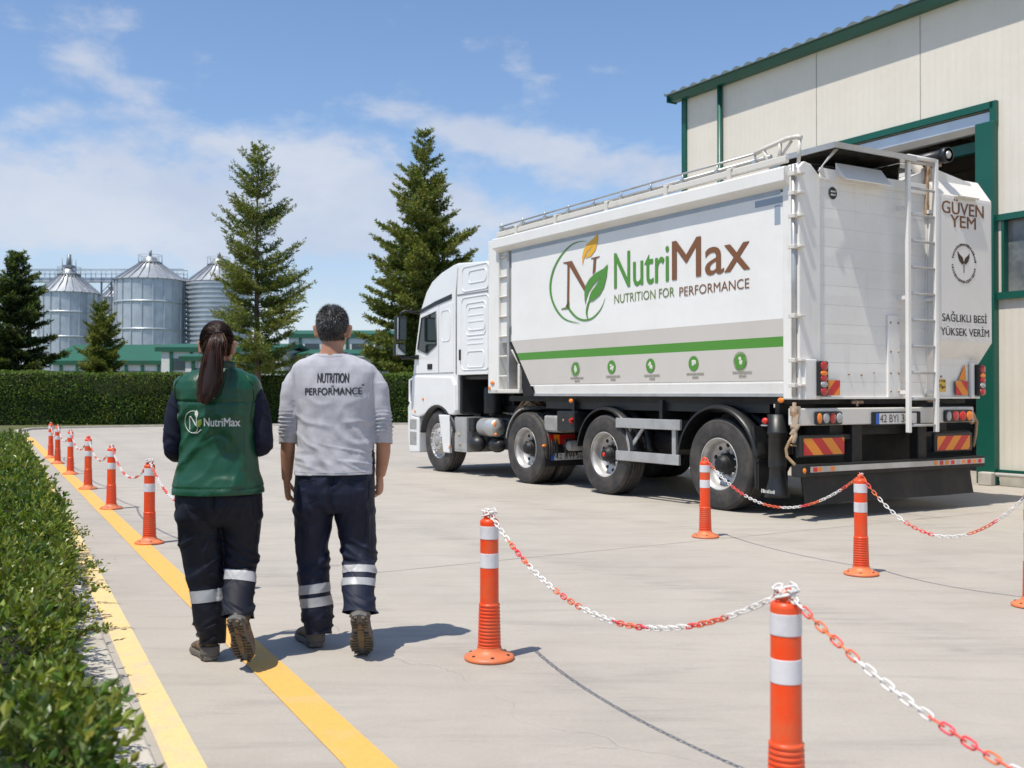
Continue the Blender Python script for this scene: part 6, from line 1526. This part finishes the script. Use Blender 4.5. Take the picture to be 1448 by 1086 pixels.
limb(bd, [P(357, 550), P(367, 590), P(370, 620, .0), P(356, 628, .14), P(334, 624, .24)], [.042, .036, .034, .032, .024])
hand(bd, P(332, 624, .25), (-.9, .35, .1), (0, -.2, -1), (.3, 1, 0), .7, .9)
limb(bd, [P(287, 700), P(288, 770, .02), P(292, 815, .02), P(297, 870, .0), P(300, 905, 0.0)], [.085, .065, .05, .045, .035])
limb(bd, [P(338, 700), P(342, 770, .03), P(342, 805, .01), P(340, 832, -.09), P(338, 858, -.15)], [.08, .055, .04, .034, .028])
me = union(bd, .0048, 2, .45); finish(me, 'body', M_skin, rt)
b = MB()
for s_ in (-1, 1): b.ball(HC + Vector((s_ * .029, .073, .008)), .012, 12, 8)
b.build('eyes', M_eye, rt)
# navy sleeves (a jersey under the vest)
sl = MB()
limb(sl, [P(271, 548), P(256, 562), P(249, 590), P(246.5, 616), P(248, 636, .02), P(260, 640, .12), P(277, 632, .21)], [.045, .053, .056, .0535, .054, .047, .036])
limb(sl, [P(349, 548), P(361, 562), P(366.5, 590), P(370, 612), P(370, 628, .02), P(356, 633, .12), P(340, 626, .21)], [.045, .053, .055, .054, .054, .047, .036])
sl.rings([ell(P(309, y), mm(w_), d_, 24) for y, w_, d_ in ((533, 40, .07), (560, 48, .10), (640, 44, .105))], 0, True, True)
me = union(sl, .0065, 4); ze = P(0, 632).z
jersey = finish(me, 'jersey', M_navy, rt, lambda p, n_: .008 * math.exp(-((p[2] - ze) / .05) ** 2) * nz(p[0] * 22, p[1] * 20, p[2] * 34) + .004 * nz(p[0] * 13, p[1] * 13, p[2] * 11) + .006 * max(0, ridge(nz(p[0] * 8, p[1] * 8, p[2] * 16 + p[0] * 12)) - .55))
# vest
ve = MB()
secs = [(516, 312.5, 17, .060, -.014), (521, 312, 22, .066, -.012), (526, 310.5, 38, .082, -.01), (532, 309, 53, .102, -.006), (539, 308.5, 59.5, .124, -.004), (550, 309, 60, .138, -.004), (566, 309, 58, .146, 0), (590, 309.5, 53, .142, 0), (615, 309.5, 51.5, .136, 0), (640, 309, 52, .138, 0), (665, 309, 56, .148, 0), (685, 309, 62.5, .164, 0), (694, 309, 64, .170, 0), (703, 309, 63.5, .168, 0)]
ve.rings([ell(P(cx_, y) + Vector((0, dy, 0)), mm(w_), d_, 36, 2.35) for y, cx_, w_, d_, dy in secs], 0, True, True)
me = union(ve, .0065, 4); zy = P(0, 567).z
def d_vest(p, n_):
    x, y, z = p; lk = max(0, min(1, (zy - z) / .06)); d = .006 * nz(x * 8, y * 6, z * 7) + .0045 * nz(x * 16, y * 10, z * 15)
    d += .015 * lk * max(0, ridge(nz(x * 3.2 - z * 2.5, 2, z * 5.5 + abs(x) * 6)) - .5) + .006 * lk * max(0, ridge(nz(x * 7, 3, z * 9 + 5)) - .5)
    d += .003 * (1 - lk) * ridge(nz(x * 16 + z * 3, 3, z * 5)) 
    d -= .006 * math.exp(-((z - zy + .004 * math.cos(x * 6)) / .006) ** 2) if y < 0 else 0
    zh = P(0, 688).z; d -= .004 * math.exp(-((z - zh) / .004) ** 2)
    return d
vest = finish(me, 'vest', M_vest, rt, d_vest, [(P(309, 697), (0.01, 0, -1))])
sd_ = vest.modifiers.new('thickness', 'SOLIDIFY'); sd_.thickness = .008; sd_.offset = -1
co_ = MB(); rings = []
for k, (dz, gr) in enumerate(((-.05, .022), (-.02, .006), (.028, .002), (.044, .004), (.042, -.004), (.0, -.008))):
    c = P(313, 522) + Vector((0, -.012, dz)); rings.append(ell(c, mm(20) + gr, .068 + gr, 32, 2.1, tilt=-.12))
co_.rings(rings, 0, True, False); cl = union(co_, .004, 2) if False else None
cl = co_.build('collar', M_vestd, vest)
seam(vest, [P(262, 568.5), P(285, 567.5), P(309, 567), P(335, 567.5), P(356, 569)], 'yoke_seam', M_seam, .0016, -.001)
seam(vest, [P(249, 688), P(280, 689), P(309, 689.5), P(340, 689), P(369, 688)], 'hem_seam', M_seam, .0014, -.0005)
seam(vest, [P(262, 569), P(266, 600), P(266, 640), P(262, 686)], 'panel_seam', M_seam, .0011, -.0005); seam(vest, [P(356, 570), P(352, 600), P(353, 640), P(357, 686)], 'panel_seam', M_seam, .0011, -.0005)
for s_, xs in ((-1, ((262, 531), (254, 545), (253.5, 562), (257, 585), (259, 600))), (1, ((353, 531), (363.5, 545), (364, 562), (361, 585), (359.5, 600)))):
    seam(vest, [P(x, y) for x, y in xs], 'armhole_trim', M_vestd, .0038, .001)
M_wlet = mat('pale_lettering', (.62, .62, .56), .5)
cloth_text(vest, 'NutriMax', P(301, 601.5), mm(47), mm(11.5), M_wlet, tilt=-.005)
def vstroke(pts, w_, m, name='emblem', off=.0022):
    bv = bvh_of(vest); out = []
    for a, b in zip(pts[:-1], pts[1:]):
        a = P(*a); b = P(*b); k = max(2, int((b - a).length / .004))
        for i in range(k): q = project(bv, a.lerp(b, i / k), off - .0010); out.append(q)
    q = project(bv, P(*pts[-1]), off - .0010); out.append(q); out = [o for o in out if o is not None]
    return MB().tube(out, w_, 5).build(name, m, vest)
arc_ = [(285 + 13.5 * math.cos(R(a)) , 595.5 - 15 * math.sin(R(a))) for a in range(62, 300, 12)]
vstroke(arc_, .0017, M_wlet); vstroke([(280, 607), (279.5, 589), (281, 588), (290.5, 602), (290.5, 588)], .0026, M_wlet); vstroke([(278, 608), (283, 611), (291, 611), (297, 606)], .0018, M_wlet); vstroke([(292, 603), (290, 610)], .0016, M_wlet)
bv = bvh_of(vest)
def vpatch(pts, m, name='emblem_leaf'):
    c = Vector((0, 0, 0)); Q = [project(bv, P(x, y), .003) for x, y in pts]
    return MB().add([tuple(q) for q in Q], [tuple(range(len(Q)))]).build(name, m, vest)
vpatch([(291, 590), (288, 586), (288, 582), (291, 579), (293, 583), (293, 587)], M_wlet); vpatch([(290.5, 603), (290, 598), (293, 594), (298.5, 591), (298, 598), (295, 602)], mat('lime_leaf', (.22, .30, .05), .5))
for x in (303, 306.5, 310, 313.5): vstroke([(x, 564), (x + .3, 560)], .0022, M_wlet, 'yoke_emblem')
vstroke([(306, 559), (308.5, 551), (311.5, 548), (314, 552), (315.5, 563)], .0018, M_wlet, 'yoke_emblem'); vstroke([(309, 557), (313, 555), (313, 560), (308, 561)], .0014, M_wlet, 'yoke_emblem')
# trousers
wL = [(700, 285, 30), (730, 284.5, 30.5), (750, 286, 30.5), (775, 288.5, 29), (800, 291.5, 26.5), (830, 294, 23.5), (860, 297, 21.5), (885, 300, 20), (900, 301.5, 18), (912, 302, 17)]
wR = [(700, 338, 30), (730, 340, 28), (750, 342, 24.5), (775, 342.5, 21.5), (800, 341.5, 20.5), (825, 340, 20), (845, 338, 20), (862, 337, 21), (874, 336.5, 22), (884, 337, 21)]
me = trousers(P, [(680, 310, 55, .135), (700, 310, 57.5, .145), (715, 310.5, 58.5, .147), (732, 311, 57, .125), (742, 311, 52, .09)], wL, wR,
              [(0, .13), (0, .13), (.01, .115), (.01, .10), (.02, .092), (.01, .085), (0, .08), (0, .076), (0, .07), (0, .066)],
              [(0, .13), (.01, .12), (.02, .10), (.03, .09), (.02, .08), (-.07, .084), (-.14, .090), (-.20, .100), (-.24, .102), (-.255, .10)])
tw_ = finish(me, 'trousers', M_trw, rt, folds(790, 785, 890, 866, P, 1.1), [(P(302, 909.5), (.05, -.2, -1))])
cut_part(tw_, lambda c: c.x > P(318.5, 0, -.1).x and c.z < .44, (0, -.30, .292), (0, -.35, -.94))
cloth_band(tw_, 'reflective_band', M_refl, pl_(296, 848.5, 0, -.10, .05), pl_(296, 831.5, 0, -.10, .05), -.6, P(319, 0, 0).x)
cloth_band(tw_, 'reflective_band', M_refl, pl_(340, 820, -.12, .10, .28), pl_(340, 804.5, -.12, .10, .28), P(319.5, 0, 0).x, .5)
hl = P(301, 936, -.03); boot(rt, (hl.x, -.04, .0), (-.5, .87), 0.0, sc=.93, shaft=.15)
boot(rt, (334 / FPX * 4.9 - CXP / FPX * 4.9 - wom.X - .004, -.33, .268), (.12, 1), .98, collar=False, sc=.92, shaft=.12)
# hair: smooth cap drawn to the tie, and the ponytail
TIE = P(308.5, 470.5, -.115)
hc = MB(); hc.ball(HC + Vector((0, -.014, .024)), (.0785, .0985, .1015), 36, 24)
me = union(hc, .005, 1)
hw_ = finish(me, 'hair', M_hairw, rt, lambda p, n_: .0012 * nz(p[0] * 40, p[1] * 20, p[2] * 40) - (.006 if p[2] < HC.z - .03 else 0), [(HC + Vector((0, .052, 0)), (0, 1, -.5)), (HC + Vector((0, -.02, -.062)), (0, .22, -1))])
paths = []; C0 = HC + Vector((0, -.013, .022))
for p, v in scalp(HC, .080, .0995, .1025, 3400, lambda p: (p.y < .06 or p.z > .05) and p.z > -.078 and not (abs(p.x) > .062 and p.z < -.02 and p.y > -.03)):
    q = []; tv = (TIE - C0); 
    for k in range(7):
        t = k / 6; s_ = p.lerp(TIE, t); dv = s_ - C0; e = Vector((dv.x / .0805, dv.y / .1005, dv.z / .1035)); e = e / max(e.length, 1e-6); sp_ = C0 + Vector((e.x * .0805, e.y * .1005, e.z * .1035)); sp_ += (sp_ - C0).normalized() * .002 * rnd.random()
        q.append(tuple(sp_.lerp(TIE, max(0, t - .8) / .2)))
    paths.append(q)
strands(paths, np.full(len(paths), .0022), 'hair_strands', [M_hairw, M_hairw2], hw_, (rng.random(len(paths)) < .16).astype(int))
paths = []; wd = []; mi = []
key = [(308.5, 470.5, -.125, 4.5), (305.5, 482, -.160, 10), (301.5, 500, -.172, 13.5), (299.5, 520, -.172, 16), (297.5, 540, -.178, 18), (293, 557, -.186, 15), (288, 571, -.190, 8)]
for i in range(1900):
    a = rnd.random() * 6.283; r = math.sqrt(rnd.random()); ln = rnd.uniform(.78, 1.0) if rnd.random() < .8 else rnd.uniform(.5, .8); q = []; ph = rnd.random() * 6
    for k in range(12):
        t = k / 11 * ln * 6; j = min(5, int(t)); f = t - j; A_, B_ = key[j], key[j + 1]; c = [A_[z] + (B_[z] - A_[z]) * f for z in range(4)]
        pt_ = P(c[0] + c[3] * r * math.cos(a) + .7 * math.sin(t * 1.3 + ph), c[1], c[2]) ; pt_.y += .030 * r * math.sin(a) * min(1, c[3] / 10); q.append(tuple(pt_))
    paths.append(q); wd.append(rnd.uniform(.0018, .0036)); mi.append(1 if rnd.random() < .30 + .35 * (math.cos(a) * r < -.1) else 0)  # more sheen-coloured strands on the left half
for i in range(16):                                      # flyaway hairs
    q = []; s0 = rnd.uniform(-1, 1); 
    for k in range(12):
        t = k / 11 * 5.4; j = min(5, int(t)); f = t - j; A_, B_ = key[j], key[j + 1]; c = [A_[z] + (B_[z] - A_[z]) * f for z in range(4)]
        q.append(tuple(P(c[0] + c[3] * (1.15 + .25 * math.sin(t + i)) * math.copysign(1, s0) + s0 * 2, c[1], c[2])))
    paths.append(q); wd.append(.0011); mi.append(1)
pt0 = strands(paths, wd, 'ponytail', [M_hairw, M_hairw2], hw_, mi)
b = MB(); core = [P(k_[0], k_[1], k_[2]) for k_ in key]; b.tube(core, [mm(k_[3]) * .62 for k_ in key], 14); b.build('ponytail_core', M_hairw, hw_)
b = MB(); tc_ = P(308.5, 471.5, -.128); b.tube([tc_ + Vector((.017 * math.cos(t), -.004 - .006 * math.sin(t), .008 * math.sin(t))) for t in [2 * math.pi * k / 20 for k in range(21)]], .004, 8, caps=False); b.build('hair_tie', M_ink, hw_)

for o in list(bpy.data.objects):
    if o.type == 'MESH' and o.parent and o.name.split('.')[0] in ('bumper_bracket', 'reflector_carrier', 'pole_clip', 'lamp_bracket', 'ladder_bracket', 'support_leg', 'rivets', 'rail_clamps', 'marker_lamp', 'side_guard_post', 'reflector_strip', 'outrigger', 'wheel_nuts' if False else 'rivets', 'pressed_bead', 'fixing_bolt', 'mirror_housing', 'mirror_glass', 'eyes', 'mirror_arm'): split(o)
